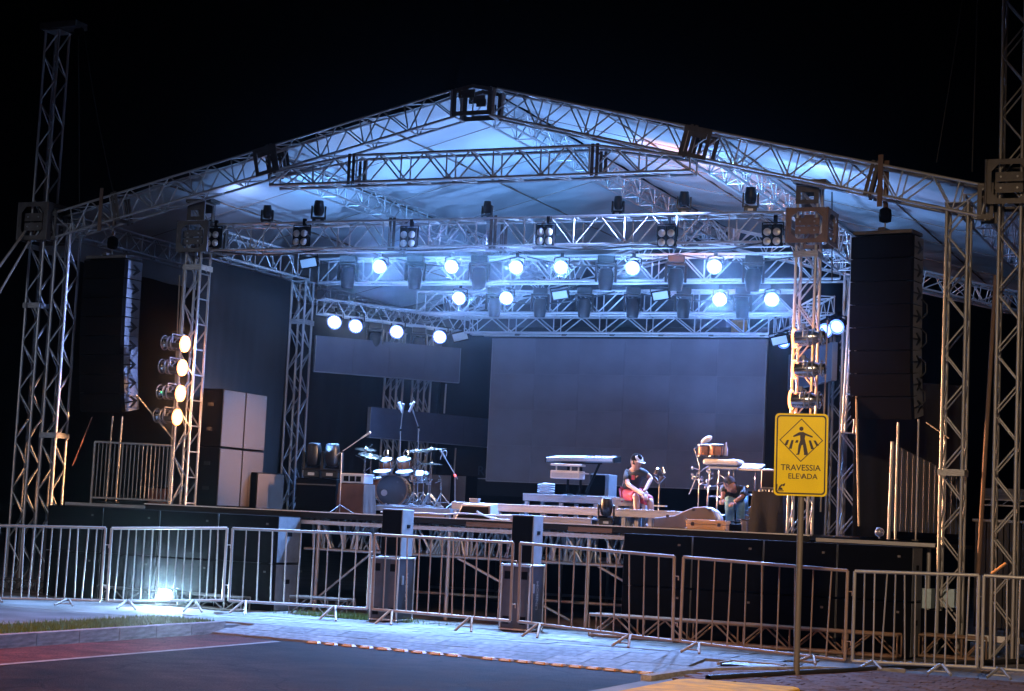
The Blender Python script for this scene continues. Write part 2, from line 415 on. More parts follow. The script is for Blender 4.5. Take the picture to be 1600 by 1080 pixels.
for r_ in range(9):
    for i in range(16):
        w_ = .62; xc = -2.6 + i*w_ + (.31 if r_ % 2 else 0); yc = -3.66 + r_*.42
        if xc > 6.3: continue
        slab(cw, 'paving_slab', (xc, yc, PZ-.012+random.uniform(-.004, .004)), (w_-.012, .408, .03), SLAB,
             Matrix.Rotation(random.uniform(-.006, .006), 4, 'X') @ Matrix.Rotation(random.uniform(-.006, .006), 4, 'Y'))
# right-hand pavement of bricks
bp_ = props(MB().box((8.6, -6.4, .05), (5.9, 5.2, .09)).build('brick_pavement', PAVE), kind='structure')
cells = []
for iy in range(27):
    for ix in range(27):
        xc = 5.74 + ix*.215 + (.107 if iy % 2 else 0); yc = -8.9 + iy*.205
        if yc < -7.15 and xc < 7.35: continue
        if xc < 5.86 + max(0, (yc+5.5))*.55: continue
        if yc > -3.6: continue
        cells.append((xc, yc))
vis = sorted(cells, key=lambda c: (V((c[0], c[1], PZ))-CAM).length)
rest = MB()
for k, (xc, yc) in enumerate(vis):
    c = (xc, yc, PZ-.022+random.uniform(-.004, .004)); d = (.205, .195, .05)
    mt = Matrix.Rotation(random.uniform(-.02, .02), 4, 'X') @ Matrix.Rotation(random.uniform(-.02, .02), 4, 'Y')
    vis_px = True
    if k < 300: slab(bp_, 'brick', c, d, BRICK, mt)
    else: rest.box(c, d, mt)
if rest.v: rest.build('brick_field', BRICK, bp_)['kind'] = 'stuff'
# pale kerb round the corner of that pavement, yellow end
kr = props(MB().box((6.1, -5.0, .03), (.1, .1, .06)).build('corner_kerb', KERB), kind='structure')
kp = [(5.66, -7.25), (5.72, -6.2), (5.85, -5.55), (6.15, -4.95), (6.7, -4.1), (7.6, -3.4)]
for a, b in zip(kp, kp[1:]):
    a, b = V((*a, 0)), V((*b, 0)); d = b-a; n_ = max(1, round(d.length/.55))
    for i in range(n_):
        c = a + d*((i+.5)/n_); slab(kr, 'kerb_stone', (c.x, c.y, .075), (d.length/n_-.01, .12, .15), KERB, Matrix.Rotation(math.atan2(d.y, d.x), 4, 'Z'))
ye = MB().prism([(6.02, -9.4), (7.30, -9.4), (7.30, -7.2), (7.22, -7.08), (6.18, -7.10), (6.06, -7.2), (6.02, -7.4)], -.14, Matrix(((1, 0, 0, 0), (0, 0, 1, 0), (0, 1, 0, .005), (0, 0, 0, 1)))).build('yellow_kerb', YELLOWP, bevel=.03)
ye['kind'] = 'structure'
# drain opening beside the corner
dr = thing('drain', 'dark rectangular drain opening in the pavement beside the yellow road studs', 'drain', (5.98, -4.35, .1))
MB().box((0, 0, .026), (.62, .5, .008)).build('grate', CABLE, dr); MB().box((0, .27, .03), (.7, .04, .03)).box((.33, 0, .03), (.04, .5, .03)).box((-.33, 0, .03), (.04, .5, .03)).build('rim', KERB, dr)
MB().box((-2.285, -4.10, .052), (1.83, .56, .108)).build('pavement', PAVE)['kind'] = 'structure'
# kerb and grass strip on the left
kl = props(MB().box((KX-.07, -30, .05), (.10, 51.6, .09)).build('kerb', KERB), kind='structure')
for i in range(14):
    yc = -4.72 - i*.8
    slab(kl, 'kerb_stone', (KX-.07, yc, .078+random.uniform(-.003, .003)), (.14, .788, .156), KERB, Matrix.Rotation(random.uniform(-.004, .004), 4, 'Z'))
sheet('grass_verge', [(-1.52, -40), (-1.50, -4.6), (-1.65, -4.3), (-2.25, -4.2), (-2.5, -6), (-2.55, -40)], PZ+.014, SOIL)
slab(kl, 'kerb_stone', (-2.62, -9, .10), (.12, 9.4, .10), KERB); slab(kl, 'kerb_stone', (-1.95, -4.28, .10), (1.1, .1, .09), KERB)
g = MB()
for i in range(9000):
    y = -4.35 - 7.2*random.random()**1.3; x = random.uniform(-2.5, -1.5)
    h = random.uniform(.03, .085); a = random.uniform(0, 6.28); w_ = random.uniform(.004, .008); lx, ly = random.uniform(-.03, .03), random.uniform(-.03, .03)
    g.add([(x-w_*math.cos(a), y-w_*math.sin(a), PZ+.012), (x+w_*math.cos(a), y+w_*math.sin(a), PZ+.012), (x+lx, y+ly, PZ+.012+h)], [(0, 1, 2)])
me = bpy.data.meshes.new('grass'); me.from_pydata(g.v, [], g.f); me.materials.append(GRASSM); props(link('grass', me), 'short green grass growing on the verge behind the kerb', 'grass', kind='stuff')
# tufts at the foot of the left subwoofers
g = MB()
for i in range(1400):
    x = random.gauss(-1.0, .5); y = random.uniform(-1.5, -1.1)
    h = random.uniform(.04, .12); a = random.uniform(0, 6.28); w_ = .006
    g.add([(x-w_*math.cos(a), y-w_*math.sin(a), PZ), (x+w_*math.cos(a), y+w_*math.sin(a), PZ), (x+random.uniform(-.05, .05), y+random.uniform(-.05, .05), PZ+h)], [(0, 1, 2)])
me = bpy.data.meshes.new('weeds'); me.from_pydata(g.v, [], g.f); me.materials.append(GRASSM); props(link('weeds', me), 'low weeds on the ground before the stage scaffold', 'weeds', kind='stuff')
# raised road studs along the foot of the crossing
studs = [(490+i*27.2, 1005+i*2.55) for i in range(21)]
studs = [s_ for i, s_ in enumerate(studs) if i not in (9,)] + [(1082, 1061), (1095, 1054), (1108, 1046)]
pst = None
for i, (u, v) in enumerate(studs):
    p = atz(u, v, .008)
    if i < 20: p.y = foot_y(p.x) - .06
    n_ = i+1 if i < 10 else 20-i
    lab = (f"yellow road stud, {ORD[n_-1]} from the {'left' if i < 10 else 'right'} end of the row along the crossing")
    if pst is None:
        pst = thing('road_stud', lab, 'road stud', p, 0, 'road studs along the crossing')
        MB().add([(-.085, -.055, 0), (.085, -.055, 0), (.085, .055, 0), (-.085, .055, 0), (-.065, -.03, .028), (.065, -.03, .028), (.065, .03, .028), (-.065, .03, .028)],
                 [(0, 1, 5, 4), (1, 2, 6, 5), (2, 3, 7, 6), (3, 0, 4, 7), (4, 5, 6, 7), (3, 2, 1, 0)]).build('stud_body', STUD, pst)
        MB().box((0, -.049, .012), (.11, .012, .014)).build('reflector', WHITE, pst, mtx=None)
    else:
        o = dup(pst, Matrix.Translation(p) @ Matrix.Rotation(random.uniform(-.05, .05) - .11 if i < 20 else random.uniform(.4, .9), 4, 'Z'), lab if i < 20 else ['loose yellow road stud nearest the yellow kerb', 'loose yellow road stud between the other two by the drain', 'loose yellow road stud nearest the drain opening'][i-20], 'road studs along the crossing')

# ================================================================== TOWERS, ROOF FRAME
SL = .236
def zr(x): return 8.29-SL*abs(x)           # centre line of the roof beams
tower('truss_tower', 'tall outermost truss tower on the left, rising above the roof', -8.27, 0, PZ, 9.93, group='roof towers', clamps=(.5,))
tower('truss_tower', 'shorter truss tower just right of the tall left tower, behind the barriers', -7.72, 0, PZ, 6.45, group='roof towers', clamps=(.42,))
tower('truss_tower', 'truss tower with an orange lit edge, left one of the right pair', 7.55, 0, PZ, 6.42, group='roof towers', m=STEEL, clamps=(.4,))
tower('truss_tower', 'tall rightmost truss tower running out of the top of the photo', 8.27, 0, PZ, 10.6, group='roof towers', m=STEEL)
hd = thing('tower_head', 'dark pulley head on top of the tall left tower', 'tower head', (-8.27, 0, 9.93))
MB().box((.12, 0, .09), (.78, .34, .12)).build('head_beam', PLATE, hd, bevel=.01)
for sx in (-.28, .46):
    MB().cyl((sx, -.03, -.02), (sx, .03, -.02), .09, n=16).build('pulley', BLACK, hd)
hd = thing('tower_head', 'pulley head on top of the rightmost tower, above the frame', 'tower head', (8.27, 0, 10.6))
MB().box((-.12, 0, .09), (.78, .34, .12)).build('head_beam', PLATE, hd, bevel=.01); MB().cyl((-.28, -.03, -.02), (-.28, .03, -.02), .09, n=16).build('pulley', BLACK, hd)
sleeve('dull sleeve block on the tall left tower where the roof beam begins', -8.27, 0, 6.15, 6.82, .62)
sleeve('warm lit sleeve block on the rightmost tower at the roof end', 8.27, 0, 6.35, 6.98, .62)
# gable beams (front and rear)
for y, tag_ in ((0, 'front'), (13.3, 'rear')):
    for s in (-1, 1):
        side = 'left' if s < 0 else 'right'
        truss('roof_beam', f'sloping {tag_} roof truss from the ridge down to the {side} tower', 'roof truss', (s*.36, y, zr(.36)), (s*7.93, y, zr(7.93)), .36, .43, .42, group='sloping roof trusses', joints=(.43, .79) if s > 0 else (.43, .83), br=.0125)
    rc = thing('ridge_corner', f'plated corner block at the peak of the {tag_} roof trusses', 'corner block', (0, y, zr(0)))
    for sy in (-.2, .2):
        MB().ring([(-.34, -.29), (.34, -.29), (.34, .14), (0, .21), (-.34, .14)], [(-.27, -.22), (.27, -.22), (.27, .09), (0, .15), (-.27, .09)], .014, Matrix.Translation((0, sy, 0))).build('gusset', PLATE, rc)
        MB().box((-.10, sy, .06), (.28, .016, .13)).box((.16, sy, -.10), (.16, .016, .12)).build('hinge_plate', PLATE, rc)
        MB().ball((-.18, sy-.012, .12), .016, 8, 5).ball((-.18, sy-.012, .03), .016, 8, 5).build('bolt', CHROME, rc)
    for x0 in (-.36, .36):
        for sy in (-.18, .18): tube(rc, 'post', (x0, sy, -.31), (x0, sy, .14), .025, ALU)
    for z0 in (-.3, .2):
        tube(rc, 'cross_tube', (-.3, -.18, z0 if z0 < 0 else .15), (-.3, .18, z0 if z0 < 0 else .15), .018, ALU); tube(rc, 'cross_tube', (.3, -.18, z0 if z0 < 0 else .15), (.3, .18, z0 if z0 < 0 else .15), .018, ALU)
for s in (-1, 1):
    side = 'left' if s < 0 else 'right'
    pc = thing('purlin_clamp', f'dark clamp frame joining the {side} long roof truss to the front roof beam', 'clamp', (s*3.7, 0, zr(3.7)), group='roof beam clamps')
    for sy in (-.2, .2):
        o = MB().ring([(-.22, -.235), (.22, -.235), (.22, .235), (-.22, .235)], [(-.16, -.17), (.16, -.17), (.16, .15), (-.16, .15)], .014, Matrix.Translation((0, sy, 0))).build('frame_plate', PLATE, pc)
        MB().box((0, sy+.004, .12), (.28, .012, .09)).build('hinge_plate', PLATE, pc)
    pc.matrix_basis = Matrix.Translation((s*3.7, 0, zr(3.7))) @ Matrix.Rotation(s*math.atan(SL), 4, 'Y')
    cb = thing('roof_end_corner', f'angled corner frame where the front roof beam meets the {side} sleeve', 'corner block', (s*7.95, 0, zr(7.95)+.02))
    for sy in (-.19, .19):
        MB().ring([(-.12, -.27), (.1, -.27), (.1, .24), (-.12, .24)], [(-.06, -.2), (.05, -.2), (.05, .17), (-.06, .17)], .012, Matrix.Translation((0, sy, 0))).build('frame_plate', PLATE, cb)
# long trusses from front to rear
for x, lab in ((-7.75, 'left eave truss running from the left tower back to the rear'), (-3.7, 'long roof truss running back under the left roof slope'), (0, 'ridge truss running back from the peak of the roof'), (3.7, 'long roof truss running back under the right roof slope'), (7.75, 'right eave truss running back behind the right towers')):
    truss('roof_purlin', lab, 'roof truss', (x, .2, zr(x)-.04), (x, 13.1, zr(x)-.04), .34, .34, .44, group='long roof trusses', br=.012, cr=.022)
# tie beam inside the gable
tb = thing('tie_beam', 'level truss with tapered ends tied across the front gable', 'roof truss', (0, 0, 7.0))
xs = [-3.62+i*.402 for i in range(19)]
def tb_top(x): return min(.44, .44-(abs(x)-2.1)*.155) if abs(x) > 2.1 else .44
for y in (-.17, .17):
    tube(tb, 'chord', (xs[0], y, 0), (xs[-1], y, 0), .025, ALU)
    tube(tb, 'chord', (-2.1, y, .44), (2.1, y, .44), .025, ALU)
    for s in (-1, 1): tube(tb, 'chord', (s*2.1, y, .44), (s*3.62, y, tb_top(3.62)), .025, ALU)
    for i, (a, b) in enumerate(zip(xs, xs[1:])):
        if i % 2 == 0: tube(tb, 'brace', (a, y, 0), (b, y, tb_top(b)), .0145, ALU, 6); tube(tb, 'post', (a, y, 0), (a, y, tb_top(a)), .0145, ALU, 6)
        else: tube(tb, 'brace', (a, y, tb_top(a)), (b, y, 0), .0145, ALU, 6)
    tube(tb, 'post', (xs[-1], y, 0), (xs[-1], y, tb_top(xs[-1])), .0145, ALU, 6)
    for x in (-2.1, 2.1):
        slab(tb, 'joint_plate', (x-.04, y*1.1, .22), (.05, .012, .5), PLATE); slab(tb, 'joint_plate', (x+.04, y*1.1, .22), (.05, .012, .5), PLATE)
for i, a in enumerate(xs):
    tube(tb, 'cross_tube', (a, -.17, 0), (a if i % 2 else min(a+.4, 3.6), .17, 0), .0135, ALU, 6); tube(tb, 'cross_tube', (a, -.17, tb_top(a)), (a, .17, tb_top(a)), .0135, ALU, 6)

# roof membrane: eight sagging lengths of white sheeting
rf = thing('roof_canopy', 'white sheeting stretched over the roof trusses, lit blue from below', 'roof canopy', (0, 0, 0))
def zs(x): return 8.53-SL*abs(x)+.03
for s in (-1, 1):
    edges = [.05, 2.0, 3.9, 5.9, 8.75]
    for a, b in zip(edges, edges[1:]):
        nx, ny = 12, 60; vs = []; fs = []
        ph = random.uniform(0, 6)
        for j in range(ny+1):
            for i in range(nx+1):
                fx = i/nx; x = s*(a+(b-a)*fx); y = .12+13.6*j/ny
                sag = .05*math.sin(math.pi*fx) + .018*math.sin(y*2.1+x*1.3+ph)*math.sin(math.pi*fx) + .010*math.sin(y*5.3+ph*2+x*2.7)
                ed = 0
                if abs(x) > 8.0: ed = (abs(x)-8.0)*.55
                vs.append((x, y, zs(x)-sag-ed))
        for j in range(ny):
            for i in range(nx):
                k = j*(nx+1)+i; fs.append((k, k+1, k+nx+2, k+nx+1))
        MB().add(vs, fs).build('roof_sheet', TARP, rf, smooth=True)
    for e in edges[1:-1]:
        tube(rf, 'seam', (s*e, .12, zs(e)-.02), (s*e, 13.7, zs(e)-.02), .012, STRAPD, 6)
    for yy in (2.0, 4.4, 6.9, 10.0): tube(rf, 'tie_line', (0, yy, zs(0)-.06), (s*7.8, yy+.35, zs(7.8)-.13), .006, STRAPD, 5)

# ================================================================== LIGHTING FRAME ON THE STAGE
S = 1.68
PX = 5.26
FY, BY = .36, 3.75
tower('stage_post', 'truss post at the left front stage corner carrying warm lamps', -PX, FY, S, 6.85, group='stage posts', rung=True, clamps=(.78,))
tower('stage_post', 'truss post at the right front stage corner behind the yellow sign', PX+.06, FY, S, 6.80, group='stage posts', clamps=(.80,))
tower('stage_post', 'truss post at the left rear of the stage beside the drum kit', -PX+.1, BY, S, 5.96, group='stage posts', clamps=(.82,))
tower('stage_post', 'truss post at the right rear of the stage beside the hanging speakers', PX, BY, S, 5.96, group='stage posts')
sleeve('dull sleeve block on the left front stage post', -PX+.05, FY, 5.95, 6.48, .60)
sleeve('brown sleeve block on the right front stage post', PX+.1, FY, 5.92, 6.44, .60, m=mat('brown_sleeve', (.20, .13, .09), .6, .4, .3, 6))  # browner steel than the other sleeve blocks
for x, lab in ((-PX, 'left front stage post'), (PX+.06, 'right front stage post')):
    th = thing('post_head', f'perforated head section above the sleeve on the {lab}', 'tower head', (x, FY, 6.52))
    for sy in (-.165, .165): MB().ring([(-.17, 0), (.17, 0), (.17, .33), (-.17, .33)], [(-.1, .06), (.1, .06), (.1, .17), (-.1, .17)], .012, Matrix.Translation((0, sy, 0))).build('head_plate', PLATE, th)
    MB().box((.02, 0, .34), (.5, .3, .05)).build('cap_plate', PLATE, th)
truss('lighting_truss', 'front horizontal lighting truss with four lamp blinders, over the stage edge', 'lighting truss', (-4.95, FY, 6.21), (4.98, FY, 6.18), .40, .44, .42, group='lighting trusses', joints=(.35, .53), br=.0125)
truss('lighting_truss', 'upper rear lighting truss with six lit lamps', 'lighting truss', (-4.85, BY+.2, 6.165), (5.0, BY+.2, 6.14), .36, .44, .46, group='lighting trusses', br=.0125)
truss('lighting_truss', 'lower rear lighting truss with four lit lamps', 'lighting truss', (-3.4, 5.2, 5.73), (3.9, 5.2, 5.71), .36, .40, .46, group='lighting trusses', br=.0125)
truss('screen_truss', 'horizontal truss directly above the large video screen', 'lighting truss', (-2.75, 6.0, 5.41), (3.25, 6.0, 5.40), .36, .33, .47, group='lighting trusses', br=.0120)
truss('side_truss', 'left side truss from front post to rear post above the curtain', 'lighting truss', (-PX, FY+.33, 6.2), (-PX+.1, BY-.1, 6.2), .38, .44, .42, group='side trusses', br=.0125)
truss('side_truss', 'right side truss from front post to rear post', 'lighting truss', (PX+.06, FY+.33, 6.2), (PX, BY-.1, 6.2), .38, .44, .42, group='side trusses', br=.0125)
LW0, LW1 = V((-4.62, 3.5, 5.46)), V((-2.85, 6.45, 5.43))
RW0, RW1 = V((4.85, 3.5, 5.46)), V((3.35, 6.4, 5.43))
truss('wing_truss', 'light angled truss above the left strip screens', 'lighting truss', LW0, LW1, .26, .27, .25, group='angled wing trusses', br=.010, cr=.018, vert=99)
truss('wing_truss', 'light angled truss behind the right front post', 'lighting truss', RW0, RW1, .26, .27, .25, group='angled wing trusses', br=.010, cr=.018, vert=99)
truss('strut_truss', 'dim truss behind the right speaker array under the roof edge', 'roof truss', (5.60, 7.6, 6.42), (7.9, 9.0, 6.0), .30, .32, .5, br=.011, cr=.02)
# hanging short ladder truss right of the right post
truss('ladder_truss', 'short vertical truss hanging beside the right speaker array', 'truss', (5.72, 1.6, 3.25), (5.80, 1.6, 5.9), .18, .18, .3, upv=(0, 1, 0), br=.009, cr=.02)

# ================================================================== STAGE
st = thing('stage', 'raised black stage deck on a scaffold of steel legs and struts', 'stage', (0, 0, 0))
for i in range(6):
    for j in range(4):
        slab(st, 'deck_board', (-4.67+i*1.87, .85+j*2.05, S-.03), (1.86, 2.04, .06), DECK)
slab(st, 'front_edge', (0, -.215, S-.045), (11.2, .03, .09), CLOTH)
for x0, w_ in ((.75, .95), (2.3, .7), (-.9, .3)): slab(st, 'plywood_strip', (x0, -.235, S-.07), (w_, .012, .07), WOODD)
for i in range(10): slab(st, 'edge_trim', (-5.06+i*1.125, -.2, S+.006), (1.118, .09, .016), WHITE)
slab(st, 'front_beam', (.2, -.16, S-.16), (6.0, .06, .06), RISER)
legs_x = [-2.35, -.05, 2.25, 4.4]
for x in legs_x:
    for y in (-.12, 2.2, 4.6, 7.0):
        tube(st, 'leg', (x, y, PT), (x, y, S-.1), .032, STEEL)
        slab(st, 'foot_plate', (x, y, PT+.006), (.2, .2, .012), PLATE)
for y in (-.12, 2.2, 4.6):
    for z in (1.10, 1.55, .42) if y > 0 else (1.10, 1.52):
        tube(st, 'ledger', (-2.6, y, z), (4.4, y, z), .024, STEEL)
for x0, x1 in zip(legs_x, legs_x[1:]):
    tube(st, 'diagonal', (x0+.05, -.10, .35), (x0+.95, -.10, 1.08), .02, STEEL) if x0 < -1 else tube(st, 'diagonal', (x0+.15, -.10, 1.08), (x1-.25, -.10, .25), .02, STEEL)
    tube(st, 'diagonal', (x0+1.95, -.06, 1.10), (x0+2.2, -.06, 1.6), .022, STEEL)
for i in range(150):
    x = random.uniform(-2.6, 3.05); y = random.choice((.0, .08, .15, .35, .6, 1.0)); dx = random.gauss(0, .15)
    tube(st, 'strut', (x, y, 1.12), (x+dx, y+random.uniform(-.05, .05), 1.58), random.choice((.015, .02, .026)), ALU, 6)
for i in range(6):
    y = 7.0
    slab(st, 'back_cloth', (-4.67+i*1.87, 8.1, .9), (1.85, .03, 1.5), CLOTH)
lt = thing('transport_lamp', 'two pale marker lamps seen low under the stage', 'lamp', at(455, 892, 1.5))
for dx in (-.1, .13): slab(lt, 'lens', (dx, 0, 0), (.13, .06, .035), GUITARL)

# PA wing decks with their sub stacks
def wing(x0, x1, lab):
    w = thing('wing_deck', lab, 'stage', ((x0+x1)/2, 1.5, 0))
    slab(w, 'deck_board', (0, 0, S-.06), (x1-x0, 3.2, .06), DECK); slab(w, 'edge_trim', (0, -1.615, S-.05), (x1-x0, .03, .05), TRIM)
    for sx in (-1, 1):
        for y in (-1.4, 1.4): tube(w, 'leg', (sx*((x1-x0)/2-.12), y, PT), (sx*((x1-x0)/2-.12), y, S-.1), .03, STEEL)
    slab(w, 'skirt', (0, 1.55, .86), (x1-x0-.1, .02, 1.46), CLOTH)
    return w
wing(-7.3, -5.68, 'dark side deck left of the stage holding a barrier')
wing(5.68, 7.35, 'dark side deck right of the stage under the hanging speakers')
def sub(lab, x, y, z, w, h, d, grp):
    t = thing('subwoofer', lab, 'subwoofer', (x, y, z), group=grp)
    MB().box((0, d/2, h/2), (w-.014, d, h-.008)).build('cabinet', BLACK, t, bevel=.008)
    slab(t, 'grille', (0, -.006, h/2), (w-.03, .012, h-.03), BLACK)
    for sx in (-1, 1): slab(t, 'lit_side_panel', (sx*(w/2-.006), d/2, h/2), (.006, d-.03, h-.03), SPKLIT)
    for sx in (-1, 1):
        slab(t, 'handle', (sx*(w/2-.001), d*.5, h*.62), (.008, .16, .07), BLACK)
    slab(t, 'badge', (w*.32, -.014, h*.82), (.04, .004, .03), PLATE)
    return t
LB = ['leftmost stack left of the stage', 'second stack left of the stage', 'third stack left of the stage', 'stack with the blue lit side']
RB = ['stack next to the open scaffold', 'stack left of the sign post', 'stack right of the sign post', 'rightmost stack by the towers']
for i in range(4):
    for k, z in enumerate((PT, PT+.74)):
        sub(f"{'top' if k else 'bottom'} black subwoofer of the {LB[i]}", -6.42+i*1.10, -1.0, z, 1.09, .735, .70, 'black subwoofers before the left wing')
for i in range(4):
    for k, z in enumerate((PT, PT+.74)):
        sub(f"{'top' if k else 'bottom'} black subwoofer of the {RB[i]}", 3.62+i*1.03, -1.0, z, 1.02, .735, .70, 'black subwoofers before the right stage half')
# ground ballast trusses
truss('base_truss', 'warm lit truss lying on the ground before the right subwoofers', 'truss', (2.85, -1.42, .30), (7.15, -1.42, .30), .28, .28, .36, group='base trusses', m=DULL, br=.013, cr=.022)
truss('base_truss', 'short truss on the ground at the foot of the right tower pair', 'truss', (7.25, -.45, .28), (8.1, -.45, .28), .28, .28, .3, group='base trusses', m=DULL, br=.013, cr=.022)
truss('base_truss', 'low truss on the ground beside the left subwoofers', 'truss', (-2.2, -1.05, .25), (-1.2, -1.05, .25), .26, .26, .3, group='base trusses', m=PLATE, br=.012, cr=.02)
truss('base_truss', 'low truss on the ground at the foot of the left tower pair', 'truss', (-8.6, -.5, .22), (-2.9, -1.3, .22), .2, .2, .33, group='base trusses', m=PLATE, br=.012, cr=.02)

# front-fill speakers standing on flight cases
def fill(x, lab1, lab2, txt):
    y = -1.5
    c = thing('flight_case', lab2, 'flight case', (x, y, PT), group='flight cases before the stage')
    w, d, h = .44, .52, .94
    MB().box((0, d/2, h/2+.02), (w, d, h-.04)).build('case_body', CASEM, c)
    for sx in (-1, 1):
        for sy in (0, d):
            tube(c, 'corner_profile', (sx*w/2, sy, .04), (sx*w/2, sy, h), .014, ALU, 6)
        for z in (.03, h): tube(c, 'corner_profile', (sx*w/2, 0, z), (sx*w/2, d, z), .016, ALU, 6)
    for sy in (0, d):
        for z in (.03, h): tube(c, 'corner_profile', (-w/2, sy, z), (w/2, sy, z), .018, ALU, 6)
    for sx in (-1, 1):
        for sy in (0, d):
            for z in (.03, h): o = MB().ball((sx*w/2, sy, z), .026, 8, 6).build('ball_corner', CHROME, c, smooth=True)
    for sx in (-.13, .13):
        for z in (.16, .80): slab(c, 'butterfly_latch', (sx, -.006, z), (.09, .012, .11), BLACK)
    slab(c, 'handle', (w/2+.012, .12, .62), (.02, .05, .13), MIC)
    text_mesh(txt, .115, WHITEP, .002, Matrix.Translation((w/2+.003, d*.55, .52)) @ Matrix.Rotation(R(90), 4, 'Z') @ FRONT @ Matrix.Rotation(R(90), 4, 'Z'), c, 'stencil_lettering', .95)
    s_ = thing('front_fill_speaker', lab1, 'speaker', (x+.06, y+.02, PT+.965), group='front fill speakers')
    MB().add([(-.17, 0, 0), (.17, 0, 0), (.13, .46, 0), (-.13, .46, 0), (-.17, 0, .70), (.17, 0, .70), (.13, .46, .70), (-.13, .46, .70)],
             [(0, 1, 5, 4), (1, 2, 6, 5), (2, 3, 7, 6), (3, 0, 4, 7), (4, 5, 6, 7), (3, 2, 1, 0)]).build('cabinet', SPKLIT, s_, bevel=.012)
    slab(s_, 'grille', (0, -.008, .35), (.31, .016, .66), BLACK)
    slab(s_, 'handle', (.152, .25, .45), (.012, .12, .05), BLACK, Matrix.Rotation(R(5), 4, 'Z'))
fill(-.42, 'upright front fill speaker with a blue lit side, left one before the drum kit', 'black flight case with metal edges under the left front fill speaker', 'UNISOM')
fill(1.68, 'upright front fill speaker with a blue lit side, right one before the keyboards', 'black flight case with metal edges under the right front fill speaker', 'UNISOM')

# hanging line arrays
def array(x, y, ztop, toe, lab, grp, n=8, links=True):
    t = thing('line_array', lab, 'speaker array', (x, y, ztop), R(toe), grp)
    W, D, H = .92, .44, .33
    MB().box((0, D/2, .05), (W*.96, D, .05)).box((0, D/2, .09), (.1, D+.1, .04)).build('fly_bar', PLATE, t)
    z = 0.0; a = 0.0; yy = 0.0
    for i in range(n):
        a += R((0, .3, .6, 1.0, 1.6, 2.2, 2.8, 3.2)[i])
        m = Matrix.Translation((0, yy, z)) @ Matrix.Rotation(a, 4, 'X')
        cab = MB().box((0, D/2, -H/2), (W, D, H-.014)).build('cabinet', BLACK, t, bevel=.006, mtx=m)
        MB().box((0, -.012, -H/2), (W-.02, .024, H-.02)).build('grille', BLACK, cab)
        for sx in (-1, 1): slab(cab, 'lit_side_panel', (sx*(W/2+.001), D*.55, -H/2), (.006, D*.84, H-.016), SPKLIT)
        for sx in (-1, 1):
            mm = Matrix.Translation((sx*(W/2+.004), 0, -H*.5))
            arrow = [(.04, -.012), (.27, -.012), (.18, -.085), (.22, -.095), (.385, 0), (.22, .095), (.18, .085), (.27, .012), (.04, .012)]
            MB().prism(arrow, .006, mm @ Matrix.Rotation(R(90), 4, 'Z')).build('rigging_arrow', BLACKGLOSS, cab)
            slab(cab, 'side_rail', (sx*(W/2+.005), .03, -H/2), (.008, .03, H-.02), BLACK)
        step = V((0, 0, -H)); step.rotate(Matrix.Rotation(a, 3, 'X')); yy += step.y; z += step.z
    for i in range(4 if links else 0):
        zz = -1.05-i*.42
        pts = [V((W/2+.02, D*.8, zz+.16)), V((W/2+.07, D*1.0, zz+.1)), V((W/2+.075, D*1.02, zz-.03)), V((W/2+.02, D*.85, zz-.12))]
        MB().tube(pts, .010, 6).build('link_cable', CABLE, t)
    return t
array(-6.93, .03, 5.84, -4, 'black hanging speaker column on the left with pale arrow marks down its lit side', 'hanging line arrays', links=False)
array(6.47, .03, 6.0, -9, 'black hanging speaker column on the right, beside the right tower pair', 'hanging line arrays')
for x, zt, zb, lab, rot in ((-6.93, 7.02, 5.95, 'chain hoist and strap carrying the left speaker array', 0), (6.47, 7.10, 6.11, 'chain hoist and strap carrying the right speaker array', 0)):
    h = thing('chain_hoist', lab, 'hoist', (x, .2, zb), group='chain hoists')
    slab(h, 'strap', (0, -.41, zt-zb-.35), (.07, .012, .75), STRAPD); slab(h, 'strap', (0, .01, zt-zb-.35), (.07, .012, .75), STRAPD)
    MB().lathe([(.03, 0), (.085, .02), (.095, .10), (.085, .19), (.04, .22)], 12, Matrix.Translation((0, 0, .10))).build('motor', BLACK, h, smooth=True)
    MB().tube([(0, 0, .32), (.03, 0, .36), (.02, 0, .42), (-.02, 0, .43), (-.04, 0, .39)], .012).build('hook', CHROME, h)
    MB().cyl((0, 0, 0), (0, 0, .1), .012).build('chain', ALU, h)
    MB().tube([(0, -.4, .62), (0, 0, .42), (0, .0, .62)], .014).build('sling', ROPE, h)

# video wall and strip screens
def screen(name, lab, p0, p1, ztop, h, nx, nz, grp=None):
    p0, p1 = V(p0), V(p1); mt, L = frame((p0.x, p0.y, ztop-h), (p1.x, p1.y, ztop-h)); t = thing(name, lab, 'video screen', group=grp, mtx=mt)
    pw, ph = L/nx, h/nz
    for i in range(nx):
        for k in range(nz):
            slab(t, 'panel', ((i+.5)*pw, random.uniform(-.0006, .0006), (k+.5)*ph), (pw-.0025, .09, ph-.0012), LEDM if name == 'video_wall' else LEDS)
    slab(t, 'back_frame', (L/2, .07, h/2), (L-.02, .04, h-.02), BLACK)
    slab(t, 'edge_trim', (-.008, 0, h/2), (.012, .09, h), LEDEDGE); slab(t, 'edge_trim', (L+.008, 0, h/2), (.012, .09, h), LEDEDGE)
    slab(t, 'edge_trim', (L/2, 0, -.008), (L+.02, .09, .012), LEDEDGE)
    return t
screen('video_wall', 'large dark video wall at the back centre of the stage', (-2.20, 6.0), (3.18, 6.0), 5.15, 2.72, 6, 4)
hb = thing('hanging_bar', 'thin bar under the screen truss carrying the video wall', 'bar', (.5, 6, 5.205))
tube(hb, 'bar', (-2.9, -.02, 0), (2.75, -.02, 0), .02, ALU)
for i in range(6): slab(hb, 'hook', (-2.2+i*.96, -.02, .02), (.09, .07, .05), PLATE)
def zu(u, v, y): p = at(u, v, y); return p.x, p.y
